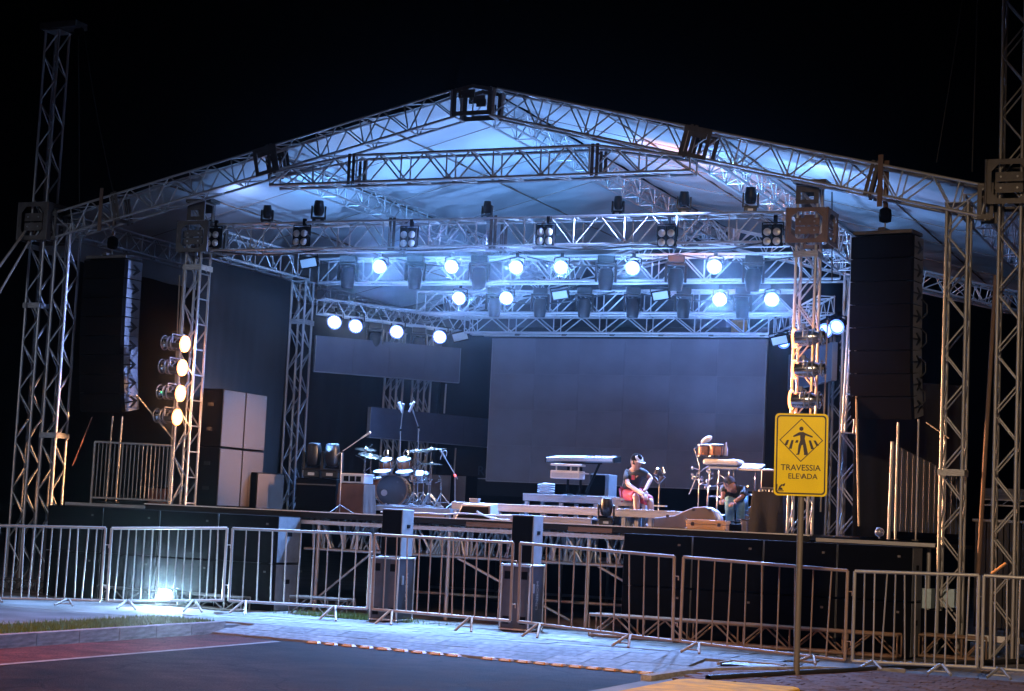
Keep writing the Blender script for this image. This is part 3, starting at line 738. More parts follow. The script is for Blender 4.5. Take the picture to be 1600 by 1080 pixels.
screen('strip_screen', 'upper strip screen hanging at the left rear under the lit lamps', (-4.74, 3.62), (-2.80, 5.75), 4.93, .66, 4, 1, 'side strip screens')
screen('strip_screen', 'lower strip screen behind the drum kit', (-3.95, 4.4), (-2.75, 7.3), 3.68, .56, 4, 1, 'side strip screens')
screen('strip_screen', 'upper strip screen behind the right front post', (3.70, 5.75), (4.98, 3.62), 4.85, .62, 4, 1, 'side strip screens')
for i, (dx, dy) in enumerate(((-.35, .5), (.05, .9))):
    tower('screen_mast', f"slim truss mast carrying the left strip screens, {'left' if i == 0 else 'right'} of the two", -3.95+dx+.25, 5.0+dy, S, 5.2, w=.26, bay=.4, group='screen masts', m=STEEL)
tower('screen_mast', 'slim truss mast behind the right strip screen', 4.6, 5.6, S, 5.2, w=.26, bay=.4, group='screen masts', m=STEEL)
for (u0, v0, u1, v1, y, lab) in ((697, 600, 694, 646, 6.0, 'thin tube between the two left strip screens'), (712, 700, 706, 790, 6.8, 'thin tube below the lower strip screen')):
    t = thing('support_tube', lab, 'pole', at(u1, v1, y)); d = at(u0, v0, y)-at(u1, v1, y); tube(t, 'tube', (0, 0, 0), d, .018, STEEL)

# curtains and dim banner
def curtain(name, lab, p0, p1, z0, z1, m, amp=.03, n=60, grp=None):
    p0, p1 = V((*p0, 0)), V((*p1, 0)); d = p1-p0; nrm = V((-d.y, d.x, 0)).normalized(); vs = []; fs = []; nz = 8
    ph = random.uniform(0, 6)
    for k in range(nz+1):
        for i in range(n+1):
            f = i/n; z = z0+(z1-z0)*k/nz
            o = amp*(math.sin(f*d.length*9+ph+.4*math.sin(k*.6)) + .5*math.sin(f*d.length*23+ph*2)) * (1-.5*k/nz) + .04*math.sin(f*2.4+k*.35)
            vs.append(p0+d*f+nrm*o+V((0, 0, z)))
    for k in range(nz):
        for i in range(n): a = k*(n+1)+i; fs.append((a, a+1, a+n+2, a+n+1))
    o = MB().add(vs, fs).build(name, m, None, smooth=True); so = o.modifiers.new('thickness', 'SOLIDIFY'); so.thickness = .006
    return props(o, lab, 'curtain', grp)
curtain('side_curtain', 'dark grey cloth stretched between the left front and left rear posts', (-PX-.12, FY+.25), (-PX-.05, BY-.25), S+.02, 5.93, CURTAIN, .008)
curtain('side_curtain', 'black cloth closing the left rear corner behind the strip screens', (-5.35, 4.0), (-4.3, 8.0), S+.02, 5.6, CLOTH, .02)
curtain('back_curtain', 'black cloth hanging behind the video wall across the back of the stage', (-4.3, 8.05), (5.4, 8.05), S+.02, 5.6, CLOTH, .03)
curtain('side_curtain', 'black cloth hanging right of the video wall towards the right rear post', (3.6, 6.3), (5.4, 6.1), S+.02, 5.2, CLOTH, .02)
curtain('side_curtain', 'black cloth behind the right speaker array', (5.75, 1.9), (7.15, 2.9), S+.02, 4.1, CLOTH, .02)
bn = thing('banner', 'dim dark banner with faint capital letters behind the drums', 'banner', (-2.55, 7.6, 2.62))
slab(bn, 'cloth', (0, 0, 0), (2.2, .012, .9), BANNER); slab(bn, 'bottom_bar', (0, -.02, -.12), (2.2, .02, .018), MIC)
text_mesh('RO PARAD', .26, BANTXT, .004, Matrix.Translation((.05, -.01, .03)) @ FRONT, bn)

# ================================================================== LAMPS
def can_proto(lab, lens_m):      # PAR can: origin at the clamp, can hangs below, beam along -Y
    t = thing('par_lamp', lab, 'stage lamp')
    MB().box((0, 0, -.02), (.06, .05, .07)).build('clamp', BLACK, t)
    MB().tube([(0, 0, -.05), (-.135, 0, -.08), (-.135, 0, -.22)], .012).tube([(0, 0, -.05), (.135, 0, -.08), (.135, 0, -.22)], .012).build('yoke', BLACK, t)
    A = Matrix.Translation((0, 0, -.22)) @ Matrix.Rotation(R(90+22), 4, 'X')
    MB().lathe([(.05, -.17), (.085, -.15), (.10, -.10), (.115, 0), (.118, .10), (.125, .115), (.125, .13), (.112, .13), (.108, .10)], 20, A).build('can', BLACK, t, smooth=True)
    MB().lathe([(.001, .108), (.06, .112), (.106, .106)], 20, A).build('lens', lens_m, t)
    MB().lathe([(.105, .118), (.112, .128), (.126, .131), (.134, .125), (.134, .118)], 22, A, False).build('halo_ring', HALOB, t, smooth=True)
    return t
pc = can_proto('x', LAMPB)
used = [False]
def place_can(loc, yaw, tilt, label, group, power, color, ang=104, sc_=.98, aim=None, tilt_=R(48), lens=None):
    m = Matrix.Translation(V(loc)) @ Matrix.Rotation(yaw, 4, 'Z') @ Matrix.Diagonal((sc_, sc_, sc_, 1))
    if not used[0]: o = pc; o.matrix_basis = m; o['label'] = label; o['group'] = group; used[0] = True
    else: o = dup(pc, m, label, group)
    if lens:
        for ch in o.children:
            if ch.name.split('.')[0] == 'lens':
                ch.data = ch.data.copy(); ch.data.materials.clear(); ch.data.materials.append(lens)
    lw = m @ Matrix.Translation((0, 0, -.22)) @ Matrix.Rotation(R(90+22), 4, 'X')
    src = lw @ V((0, 0, .17)); ya = -.12 + .15*yaw if aim is None else aim; tgt = src + V((math.sin(ya)*math.cos(tilt_), -math.cos(ya)*math.cos(tilt_), -math.sin(tilt_)))
    spot('lamp_beam', src, tgt, power, color, ang, 1.0, .05)
    return o
BW = (.18, .41, 1.0); PARK = 5.8
def facecam(p, k=.55): return math.atan2(CAM.x-p.x, -(CAM.y-p.y))*k
row1 = [(595, 415), (707, 415), (808, 416), (878, 416), (990, 417), (1118, 415)]
for i, (u, v) in enumerate(row1):
    p = at(u, v, BY-.12); p.z += .22
    place_can(p, facecam(p), 0, f'lit blue-white lamp, {ORD[i]} from the left along the upper rear truss', 'lit lamps on the upper rear truss', 330*PARK, BW, aim=(.75, .35, .0, -.1, -.12, -.15)[i])
row2 = [(719, 464), (793, 464), (1126, 466), (1207, 466)]
for i, (u, v) in enumerate(row2):
    p = at(u, v, 4.88); p.z += .22
    place_can(p, facecam(p), 0, f'lit lamp on the lower rear truss, {["left of the left pair", "right of the left pair", "left of the right pair", "right of the right pair"][i]}', 'lit lamps on the lower rear truss', 330*PARK, BW)
def wingpt(u, v, A, B, off):
    d = (B-A).normalized(); n = V((d.y, -d.x, 0)); 
    if n.y > 0: n = -n
    return atp(u, v, A+n*off, n)
for i, (u, v) in enumerate(((525, 501), (558, 507), (622, 516), (689, 524))):
    p = wingpt(u, v, LW0, LW1, .05); p.z += .22
    place_can(p, facecam(p)*.9, 0, f'lit blue-white lamp, {ORD[i]} from the left under the left wing truss', 'lit lamps under the left wing truss', 240*PARK, BW, 76, 1.0, (1.1, 1.0, .75, .5)[i])
for i, (u, v) in enumerate(((1311, 510), (1293, 516), (1227, 534))):
    p = wingpt(u, v, RW0, RW1, .05); p.z += .22
    place_can(p, facecam(p)-.25, 0, f'lit blue lamp beyond the right front post, {["rightmost", "middle", "leftmost"][i]} of three', 'lit lamps under the right wing truss', 200*PARK, (.24, .36, 1.0), 60, .9, -.5, R(42), BLUEL)

# silver warm cans clamped to the front posts, pointing into the stage
def warm_can(lab, grp, loc, sgn, tilt):
    t = thing('silver_par_can', lab, 'stage lamp', loc, 0, grp)
    t.matrix_basis = Matrix.Translation(V(loc)) @ Matrix.Rotation(tilt, 4, 'Y') @ Matrix.Rotation(0 if sgn > 0 else math.pi, 4, 'Z')
    A = Matrix.Rotation(R(90), 4, 'Y')
    MB().lathe([(.055, -.30), (.085, -.29), (.09, -.22), (.075, -.2), (.115, -.12), (.118, .14), (.128, .145), (.128, .16), (.112, .16), (.108, .13)], 18, A).build('can', CHROME, t, smooth=True)
    for z in (-.25, -.13, -.06): MB().lathe([(.12, -.012), (.126, -.006), (.126, .006), (.12, .012)], 18, A @ Matrix.Translation((0, 0, z)), False).build('cooling_ring', MIC, t, smooth=True)
    MB().lathe([(.001, .135), (.06, .142), (.105, .132)], 18, A).build('lens', LAMPW, t)
    MB().lathe([(.106, .148), (.112, .172), (.136, .168), (.139, .140)], 20, A, False).build('halo_ring', HALOW, t, smooth=True)
    MB().tube([(0, -.14, 0), (-.02, -.14, .15), (-.02, .14, .15), (0, .14, 0)], .010).box((-.02, .16, .15), (.05, .07, .06)).build('yoke', MIC, t)
    return t
WARM = (1.0, .50, .24); WARMN = (1.0, .30, .07)
for i, (u, v) in enumerate(((281, 537), (277, 574), (274, 614), (269, 651))):
    p = at(u, v, FY-.30); p.x -= .05
    warm_can(f'silver can lamp glowing warm on the left front post, {["topmost", "second from top", "third from top", "lowest"][i]} of four', 'warm can lamps on the left front post', p, 1, R(3))
    spot('lamp_beam', p+V((.135, .01, 0)), p+V((3, .6, -.1)), 26, WARMN, 176, .9, .05)
    spot('lamp_beam', p+V((.17, 0, 0)), V((7.5, -.16, 1.4+.6*(3-i))), 6000, WARM, 30, 1.0, .05)
MB_ = MB().ball((0, 0, 0), .018, 8, 6).build('green_indicator', GREENLED); MB_.matrix_basis = Matrix.Translation(at(253, 613, FY-.4)); props(MB_, 'tiny green indicator at the back of a can lamp on the left post', 'indicator')
for i, (u, v) in enumerate(((1258, 528), (1258, 577), (1253, 625))):
    p = at(u, v, FY-.70)
    warm_can(f'silver can lamp clamped to the right front post, {["topmost", "middle", "lowest"][i]} of three above the sign', 'warm can lamps on the right front post', p, -1, R(-4 + 2*i))
    spot('lamp_beam', p+V((-.135, .01, 0)), p+V((-3, .6, -.1)), 22, WARMN, 176, .9, .05)
    spot('lamp_beam', p+V((-.21, .12, .0)), p+V((.0, .9, 0)), 26, WARMN, 170, .9, .05)
    spot('lamp_beam', p+V((-.17, 0, 0)), V((-7.9, -.15, 1.2+.9*(2-i))), 14000, WARM, 8.5, 1.0, .05)
    spot('lamp_beam', p+V((-.17, .02, 0)), V((-4.76, 1.35, 2.7)), 3000, (1.0, .60, .38), 15, 1.0, .05)

# moving heads (base up when hanging)
def head_proto():
    t = thing('moving_head', 'x', 'stage lamp')
    MB().box((0, 0, .07), (.30, .24, .13)).build('base', BLACKGLOSS, t, bevel=.015)
    MB().box((-.17, 0, .30), (.045, .12, .34)).box((.17, 0, .30), (.045, .12, .34)).box((0, 0, .155), (.36, .15, .04)).build('yoke', BLACKGLOSS, t, bevel=.012)
    A = Matrix.Translation((0, 0, .40)) @ Matrix.Rotation(R(8), 4, 'X')
    hd = MB().lathe([(.06, -.19), (.105, -.17), (.135, -.08), (.14, .02), (.125, .12), (.115, .20), (.10, .215)], 18, A).build('head', BLACKGLOSS, t, smooth=True)
    MB().lathe([(.001, .205), (.05, .213), (.09, .208)], 16, A).build('lens', GLASSG, hd)
    MB().box((0, -.123, .07), (.12, .006, .05)).build('display', MIC, t)
    return t
mh = head_proto(); mused = [False]
def place_head(loc, yaw, hang, label, group, s_=1.0, lean=0):
    m = Matrix.Translation(V(loc)) @ Matrix.Rotation(yaw, 4, 'Z') @ Matrix.Rotation(lean, 4, 'X') @ (Matrix.Rotation(math.pi, 4, 'X') if hang else Matrix.Identity(4)) @ Matrix.Diagonal((s_, s_, s_, 1))
    if not mused[0]: mused[0] = True; mh.matrix_basis = m; mh['label'] = label; mh['group'] = group; return mh
    return dup(mh, m, label, group)
for i, u in enumerate((545, 650, 750, 948, 1057, 1178)):
    p = at(u, 400, BY-.16); place_head(p, .3, True, f'black moving head hanging from the upper rear truss, {ORD[i]} from the left', 'moving heads on the upper rear truss', .98)
for i, u in enumerate((774, 845, 914, 990, 1069, 1161)):
    p = at(u, 450, 4.86); place_head(p, .3, True, f'black moving head hanging from the lower rear truss, {ORD[i]} from the left', 'moving heads on the lower rear truss', .88)
for i, (u, v) in enumerate(((587, 505), (655, 512))):
    p = wingpt(u, v, LW0, LW1, .02); place_head(p, .5, True, f'moving head hanging under the left wing truss, {["left", "right"][i]} of two', 'moving heads under the left wing truss', .85)
for i, (u, s_) in enumerate(((417, .9), (497, 1.05), (760, .8), (965, .85), (1068, .95), (1172, 1.05))):
    p = at(u, 345 if u < 800 else 336, FY+.12); p.z = 6.45
    place_head(p, random.uniform(-.5, .5), False, f'dark moving head standing on the front lighting truss, {ORD[i]} from the left', 'moving heads on the front truss', s_*.62, random.uniform(-.15, .15))
# upward wash light from those heads onto the roof
UPK = 2.3
UPB = (.14, .43, 1.0)
UPL = [(-4.2, -3.6, 5.5, UPB, 420), (-2.6, -2.2, 4.6, UPB, 520), (-1.0, -.6, 6.0, UPB, 520), (.5, .3, 4.4, UPB, 560), (1.6, 1.2, 7.4, UPB, 520),
       (2.4, 2.2, 6.6, (1.0, .36, .14), 900), (3.3, 3.6, 4.4, (.20, .50, 1.0), 560), (4.4, 5.2, 4.6, (.18, .44, 1.0), 480), (4.8, 6.6, 3.4, (.24, .44, 1.0), 300), (-4.7, -6.2, 3.4, (.30, .44, .9), 200)]
for x, tx, ty, c_, pw in UPL:
    spot('uplight_beam', (x, FY+.12, 6.86), (tx, ty, 6.86+(ty-.5)*.20), pw*UPK, c_, 56, 1.0, .06)
# beam added at the front truss to light the left speaker column's side
spot('added_cross_beam', (4.55, .02, 6.62), (-6.46, .25, 4.7), 13000, (.28, .42, 1.0), 17, .8, .05)
# downlights added along the front truss to brighten the ground behind the barriers
for x, dx, pw in ((-4.4, -.6, 2600), (-2.7, 0, 2600), (-.9, .2, 2600), (.9, .3, 2600), (2.6, .2, 1300), (4.3, .2, 350)):
    spot('added_downlight', (x, FY-.26, 6.30), (x+dx, -2.0, PT), pw*2.3, (.30, .54, 1.0), 40, .9, .06)
# upward washes added for an even roof, some with no head on the deck
for x, y, z, pw in ((-3.35, 1.75, 2.75, 1500), (1.85, .1, 2.1, 1300), (4.75, .6, 2.8, 1300), (-.6, 2.3, 2.2, 1100), (2.6, 3.4, 2.2, 900)):
    spot('added_wash_beam', (x, y, z), (x*.9, y+1.6, z+5), pw*1.0, (.20, .44, 1.0), 104, 1.0, .10)
# blinders
bl = None
for i, (u, v) in enumerate(((331, 371), (469, 369), (637, 371), (851, 367), (1041, 369), (1206, 367))):
    lab = f'four-lamp blinder on the front lighting truss, {["next to the left sleeve block", "second from the left", "third from the left", "third from the right", "second from the right", "next to the right sleeve block"][i]}'
    p = at(u, v, FY-.27)
    if bl is None:
        bl = thing('lamp_blinder', lab, 'stage lamp', p, 0, 'four-lamp blinders on the front truss')
        MB().box((-.075, .05, 0), (.142, .10, .32)).box((.075, .05, 0), (.142, .10, .32)).build('housing', BLACK, bl, bevel=.01)
        for sx in (-.072, .072):
            for sz in (-.075, .065): MB().lathe([(.058, 0), (.056, .012), (.03, .022), (.001, .026)], 16, Matrix.Translation((sx, .0, sz-.02)) @ Matrix.Rotation(R(90), 4, 'X')).build('lens', GLASSG, bl, smooth=True)
        MB().tube([(-.16, .05, 0), (-.16, .05, .19), (.16, .05, .19), (.16, .05, 0)], .010).build('bracket', BLACK, bl)
        MB().box((.03, .07, .24), (.05, .05, .12)).build('clamp', BLACK, bl)
    else: dup(bl, Matrix.Translation(p), lab)
CORE = 2.6
# extra narrow beams added at some lit lamps to brighten the instruments
for a_, b_, pw_ in ((at(622, 530, 5.2), (-2.6, 3.3, 2.5), 1500), (at(689, 536, 6.2), (-2.3, 3.4, 2.4), 1500), (at(808, 430, 3.4), (.9, 1.6, 2.5), 900), (at(990, 430, 3.4), (1.9, 1.2, 2.2), 1100), (at(1126, 480, 4.7), (3.6, 1.3, 2.7), 1700), (at(1118, 430, 3.4), (3.4, .9, 2.2), 1100), (at(719, 478, 4.7), (-.4, .9, 2.0), 900)):
    spot('added_core_beam', a_, b_, pw_*CORE, (.30, .44, 1.0), 34, .9, .06)
# flat LED floods
fl = None
for i, (u, v, y, s_) in enumerate(((482, 411, BY-.5, 1.05), (875, 461, 4.8, .92), (1032, 462, 4.8, .92), (719, 526, 5.9, 1.0), (1218, 532, 5.4, .9))):
    lab = ['flat floodlight with a grey face by the left rear post top', 'left of two flat floodlights on the lower rear truss', 'right of two flat floodlights on the lower rear truss', 'flat floodlight at the inner end of the left wing truss', 'flat floodlight at the inner end of the right wing truss'][i]
    p = at(u, v, y); m = Matrix.Translation(p) @ Matrix.Rotation(R(-8 if i < 3 else -12), 4, 'Y') @ Matrix.Rotation(R(18), 4, 'X') @ Matrix.Diagonal((s_, s_, s_, 1))
    if fl is None:
        fl = thing('flood_light', lab, 'stage lamp', group='flat floodlights', mtx=m)
        MB().box((0, .03, 0), (.36, .06, .20)).build('housing', BLACK, fl, bevel=.01); slab(fl, 'glass', (0, -.003, 0), (.30, .006, .145), FLOODG)
        MB().tube([(-.19, .03, 0), (-.19, .03, .15), (.19, .03, .15), (.19, .03, 0)], .010).build('bracket', BLACK, fl)
    else: dup(fl, m, lab)
def rr_(a, b): return [(-a, -b), (a, -b), (a, b), (-a, b)]
# floor flood behind the left barriers
p = atz(259, 946, PT)
ff = thing('ground_flood', 'bright floodlight on the ground behind the left barriers', 'floodlight', (p.x, p.y, PT), .35)
MB().box((0, .03, .16), (.30, .08, .22)).build('housing', BLACK, ff, bevel=.01); MB().lathe([(.001, .012), (.05, .010), (.088, 0)], 20, Matrix.Translation((0, -.012, .16)) @ Matrix.Rotation(R(90), 4, 'X')).build('lens', LAMPF, ff); MB().ring(rr_(.13, .10), rr_(.10, .088), .02, Matrix.Translation((0, -.012, .16))).build('bezel', CHROME, ff)
MB().tube([(-.17, .03, .16), (-.17, .03, .012), (.17, .03, .012), (.17, .03, .16)], .012).build('stand', STEEL, ff)
spot('flood_beam', (p.x, p.y-.12, PT+.17), (p.x+2.2, p.y-4, PT+.35), 420, (.50, .80, 1.0), 170, .8, .06)

# ================================================================== THINGS ON THE STAGE
# side fill stack facing across the stage
for k in range(2):
    for j in range(2):
        t = thing('side_fill_speaker', f'grey-grilled side fill cabinet on the left, {"upper" if k else "lower"} {"rear" if j else "front"} of the stack of four', 'speaker', (-5.0, .62+j*.72, S+.02+k*1.0), group='side fill cabinets')
        MB().box((0, .355, .495), (.46, .705, .985)).build('cabinet', BLACK, t, bevel=.012)
        slab(t, 'grille', (.236, .355, .495), (.02, .68, .955), GRILLE)
        for z in (.3, .72): slab(t, 'handle', (0, -.002, z), (.12, .012, .06), BLACKGLOSS)
        for sy in (.06, .65):
            for z in (.07, .92): MB().ball((.247, sy, z), .009, 6, 4).build('screw', CHROME, t)
t = thing('speaker_cabinet', 'low grey speaker cabinet on the floor between the curtain and the left rear post', 'speaker', (X(420, 1.9), 1.9, S), R(70))
MB().box((0, .25, .32), (.62, .5, .64)).build('cabinet', BLACK, t, bevel=.012); slab(t, 'grille', (0, -.008, .32), (.58, .02, .60), GRILLE)
# black case with two standing moving heads
cx = X(492, 1.7)
t = thing('road_case', 'large black case under two moving heads left of the drums', 'flight case', (cx, 1.7, S))
MB().box((0, .3, .30), (.78, .6, .56)).build('case_body', BLACK, t, bevel=.02)
for sx in (-.3, .3):
    for sy in (.05, .55): MB().cyl((sx-.02, sy, .03), (sx+.02, sy, .03), .03, n=10).build('castor', MIC, t)
slab(t, 'lid_strip', (0, -.003, .47), (.78, .006, .02), PLATE)
for i, dx in enumerate((-.21, .15)):
    place_head((cx+dx, 1.95, S+.585), .2, False, f'large moving head standing on the black case, {["left", "right"][i]} of two', 'moving heads on the black case', .98)
# draped amplifier stand
cx = X(547, 1.5)
t = thing('draped_stand', 'small stand draped in dark brown cloth left of the drums', 'stand', (cx, 1.5, S))
vs = []; n = 48
for k in range(7):
    z = .50*(1-k/6)
    for i in range(n):
        a = 2*math.pi*i/n; fl_ = 1+.02*k+.035*(k/6)*math.sin(a*11)
        sx = max(-1, min(1, 1.5*math.cos(a)))*.24*fl_; sy = max(-1, min(1, 1.5*math.sin(a)))*.20*fl_
        vs.append((sx, sy+.2, z+.005))
fs = [(k*n+i, k*n+(i+1) % n, (k+1)*n+(i+1) % n, (k+1)*n+i) for k in range(6) for i in range(n)] + [tuple(range(n))]
MB().add(vs, fs).build('drape', BROWNC, t, smooth=True)
t = thing('monitor_mixer', 'small pale rack unit with knobs on the draped stand', 'audio rack', (cx, 1.5, S+.515))
MB().box((0, .2, .075), (.44, .34, .15)).build('rack_body', GUITARL, t, bevel=.01)
slab(t, 'lid', (0, .2, .158), (.46, .36, .014), WHITE)
for dx in (-.12, 0, .12): slab(t, 'module', (dx, .026, .075), (.09, .012, .09), BLACK)

def cable(name, lab, pts, r, m, cat='cable', grp=None, kind=None):
    cu = bpy.data.curves.new(name, 'CURVE'); cu.dimensions = '3D'; cu.bevel_depth = r; cu.bevel_resolution = 2; cu.resolution_u = 6
    sp = cu.splines.new('NURBS'); sp.points.add(len(pts)-1)
    for q, p in zip(sp.points, pts): q.co = (*p, 1)
    sp.use_endpoint_u = True; sp.order_u = min(4, len(pts)); cu.materials.append(m)
    to = bpy.data.objects.new('tmp', cu); COL.objects.link(to)
    dg = bpy.context.evaluated_depsgraph_get(); me = bpy.data.meshes.new_from_object(to.evaluated_get(dg)); bpy.data.objects.remove(to)
    return props(link(name, me), lab, cat, grp, kind)

# drum riser and kit
DY = 3.4; RZ = S+.17
xl, xr = X(556, 2.75), X(704, 2.75)
t = thing('drum_riser', 'low grey platform carrying the drum kit', 'platform', ((xl+xr)/2, 3.75, S))
MB().box((0, 0, .125), (xr-xl, 2.0, .09)).build('deck', RISER, t, bevel=.008)
for sx in (-1, 0, 1):
    for sy in (-.9, .9): slab(t, 'foot', (sx*((xr-xl)/2-.08), sy, .04), (.07, .07, .08), RISER)
slab(t, 'plywood_edge', (.25, -.98, .045), ((xr-xl)*.6, .02, .06), mat('plywood', (.45, .27, .14), .7, 0, .3, 6))
def kit(u, v, y): return at(u, v, y)
bc = at(615, 767, DY)
def drum(name, lab, c, r, d, axis, shell, head, parent=None, grp=None, lugs=6):
    """drum with shell, two heads, hoops and lugs; axis = direction from back head to front head"""
    ax = V(axis).normalized(); q = Matrix.Translation(V(c)) @ ax.to_track_quat('Z', 'Y').to_matrix().to_4x4()
    t = thing(name, lab, 'drum', group=grp, mtx=q) if parent is None else None
    P = t if t else parent
    mk = Matrix.Identity(4) if t else q
    a = lambda mb, nm, m_: mb.build(nm, m_, P, smooth=True, mtx=mk if not t else None)
    a(MB().lathe([(r*.985, -d/2), (r, -d/2+.01), (r, d/2-.01), (r*.985, d/2)], 28), 'shell', shell)
    a(MB().lathe([(.001, d/2+.004), (r*.97, d/2+.002), (r*.99, d/2-.006)], 28), 'head', head)
    for z in (-d/2+.012, d/2-.012): a(MB().lathe([(r, -.014), (r+.014, -.014), (r+.014, .014), (r, .014)], 28, Matrix.Translation((0, 0, z)), False), 'hoop', CHROME)
    lg = MB()
    for i in range(lugs):
        b = 2*math.pi*(i+.5)/lugs; lg.cyl((math.cos(b)*(r+.012), math.sin(b)*(r+.012), -d*.4), (math.cos(b)*(r+.012), math.sin(b)*(r+.012), d*.4), .007, n=6)
    a(lg, 'lug', CHROME)
    return t
bdm = (.30, -1, .02)
bd = drum('bass_drum', 'bass drum with a dark front head and a pale wooden hoop', bc, .275, .42, bdm, DRUMW, HEADD, lugs=8)
MB().lathe([(.272, .19), (.292, .19), (.292, .235), (.272, .235)], 32, cap=False).build('front_hoop', mat('hoop_wood', (.30, .17, .11), .3, 0, .2, 6), bd, smooth=True)
MB().lathe([(.001, .222), (.055, .222), (.058, .216)], 20, Matrix.Translation((-.13, -.05, 0))).build('port', GUITARL, bd, smooth=True)
MB().tube([(-.27, -.1, .05), (-.36, -.24, .15)], .012).tube([(.27, -.1, .05), (.36, -.24, .15)], .012).build('spur', CHROME, bd)
for i, (u, v, lab) in enumerate(((603, 725, 'left rack tom with a copper shell above the bass drum'), (632, 724, 'right rack tom with a copper shell above the bass drum'))):
    p = at(u, v, DY-.02); drum('rack_tom', lab, p, .115+.008*i, .17, (.05, -.35, .9), DRUMW, HEADW, grp='rack toms')
    tube(bpy.data.objects[-1] if False else bd, 'tom_post', (.08-.16*i, .25, 0), (.10-.2*i, .42, .02), .012, CHROME)
p = at(590, 742, DY+.2)
drum('snare_drum', 'chrome snare drum left of the bass drum', at(655, 745, DY+.35), .17, .13, (.1, -.3, .95), CHROME, HEADW)
drum('floor_tom', 'floor tom with a copper shell left of the bass drum', at(585, 762, DY+.15), .19, .36, (0, -.1, 1), DRUMW, HEADW)
drum('rack_tom_low', 'shallow white-headed drum pad low at the bass drum top left', at(597, 738, DY-.3), .16, .05, (0, -.25, .95), BLACK, HEADW)
drum('rack_tom_low', 'shallow white-headed drum pad low at the bass drum top right', at(632, 739, DY-.3), .15, .05, (0, -.25, .95), BLACK, HEADW)
def tripod(t, h, spread=.24, m=CHROME, r=.011, z0=0):
    tube(t, 'stand_tube', (0, 0, z0+.06), (0, 0, h), r, m, 8)
    for k in range(3):
        a = 2*math.pi*k/3+.4
        tube(t, 'leg', (0, 0, z0+.26), (spread*math.cos(a), spread*math.sin(a), z0+.01), r*.8, m, 6)
        tube(t, 'leg_brace', (0, 0, z0+.10), (spread*.6*math.cos(a), spread*.6*math.sin(a), z0+.11), r*.6, m, 6)
def cymbal(u, v, y, r, tilt, lab, name='cymbal_stand'):
    p = at(u, v, y); t = thing(name, lab, 'cymbal', (p.x, p.y, RZ), group='cymbals of the drum kit'); h = p.z-RZ
    tripod(t, h)
    c = MB().lathe([(.001, .030), (.02, .028), (.035, .012), (.06, .004), (r*.6, -.006), (r, -.02), (r, -.023), (r*.6, -.011), (.06, -.002), (.035, .005), (.001, .018)], 26).build('cymbal', BRASS, t, smooth=True)
    c.matrix_basis = Matrix.Translation((0, 0, h-.01)) @ Matrix.Rotation(tilt[0], 4, 'X') @ Matrix.Rotation(tilt[1], 4, 'Y')
    MB().cyl((0, 0, h-.02), (0, 0, h+.05), .010).build('wing_nut', CHROME, t)
    return t
cymbal(572, 700, DY+.2, .20, (.16, .12), 'tilted cymbal at the far left of the drum kit, higher one')
cymbal(580, 710, DY-.1, .23, (.14, .24), 'large dark cymbal left of the rack toms')
cymbal(651, 703, DY+.2, .20, (.12, .0), 'thin crash cymbal right of the rack toms')
cymbal(674, 700, DY, .27, (.12, -.06), 'large ride cymbal, highest on the right of the drum kit')
cymbal(675, 723, DY-.25, .19, (.06, .0), 'lower cymbal of the hi-hat pair on the right')
def micstand(u0, y, joint, tip, lab, floor=S, m=MIC, base=True, rod=.010, grp='microphone stands on the stage'):
    x0 = X(u0, y); t = thing('microphone_stand', lab, 'microphone stand', (x0, y, floor), group=grp)
    j = V(joint)-V((x0, y, floor)); e = V(tip)-V((x0, y, floor))
    tube(t, 'pole', (0, 0, 0), j, rod, m, 8)
    if base:
        for k in range(3):
            a = 2*math.pi*k/3+.3; tube(t, 'leg', (0, 0, .14), (.24*math.cos(a), .24*math.sin(a), .01), .008, m, 6)
    back = j-(e-j)*.25; tube(t, 'boom', back, e, .008, m, 6)
    MB().ball(j, .022, 8, 6).build('clutch', BLACK, t)
    d = (e-j).normalized(); MB().cyl(e-d*.02, e+d*.13, .014, .019, 10).build('microphone', MIC, t, smooth=True)
    MB().ball(e+d*.15, .026, 10, 7).build('windscreen', MIC, t, smooth=True)
    return t
micstand(531, 1.2, at(534, 706, 1.2), at(566, 684, 1.3), 'microphone boom stand angled up to the right before the draped stand')
micstand(623, 4.0, at(626, 672, 4.0), at(629, 645, 4.0), 'left overhead microphone stand behind the drums', RZ)
micstand(652, 4.2, at(654, 668, 4.2), at(646, 645, 4.1), 'right overhead microphone stand behind the drums', RZ)
for u, v, dx, lab in ((627, 638, .05, 'left bright overhead microphone above the drums'), (642, 637, -.05, 'right bright overhead microphone above the drums')):
    p = at(u, v, 4.05); o = MB().cyl(p+V((-dx, 0, .09)), p+V((dx*.6, 0, -.08)), .026, .022, 12).ball(p+V((-dx, 0, .09)), .027, 10, 7).build('overhead_microphone', WHITE, None, smooth=True); props(o, lab, 'microphone', 'overhead microphones')
micstand(711, 3.0, at(711, 742, 3.0), at(695, 715, 3.0), 'microphone boom stand with a red light right of the drum kit', RZ)
o = MB().ball(at(711, 743, 2.95), .022, 8, 6).build('red_indicator', REDLED); props(o, 'small red indicator light on the boom stand right of the drums', 'indicator')
cable('microphone_cable', 'looped cable hanging over the boom stand right of the drums', [at(*q, 2.98) for q in ((688, 718), (691, 706), (696, 702), (699, 706), (697, 713))], .008, WCABLE)
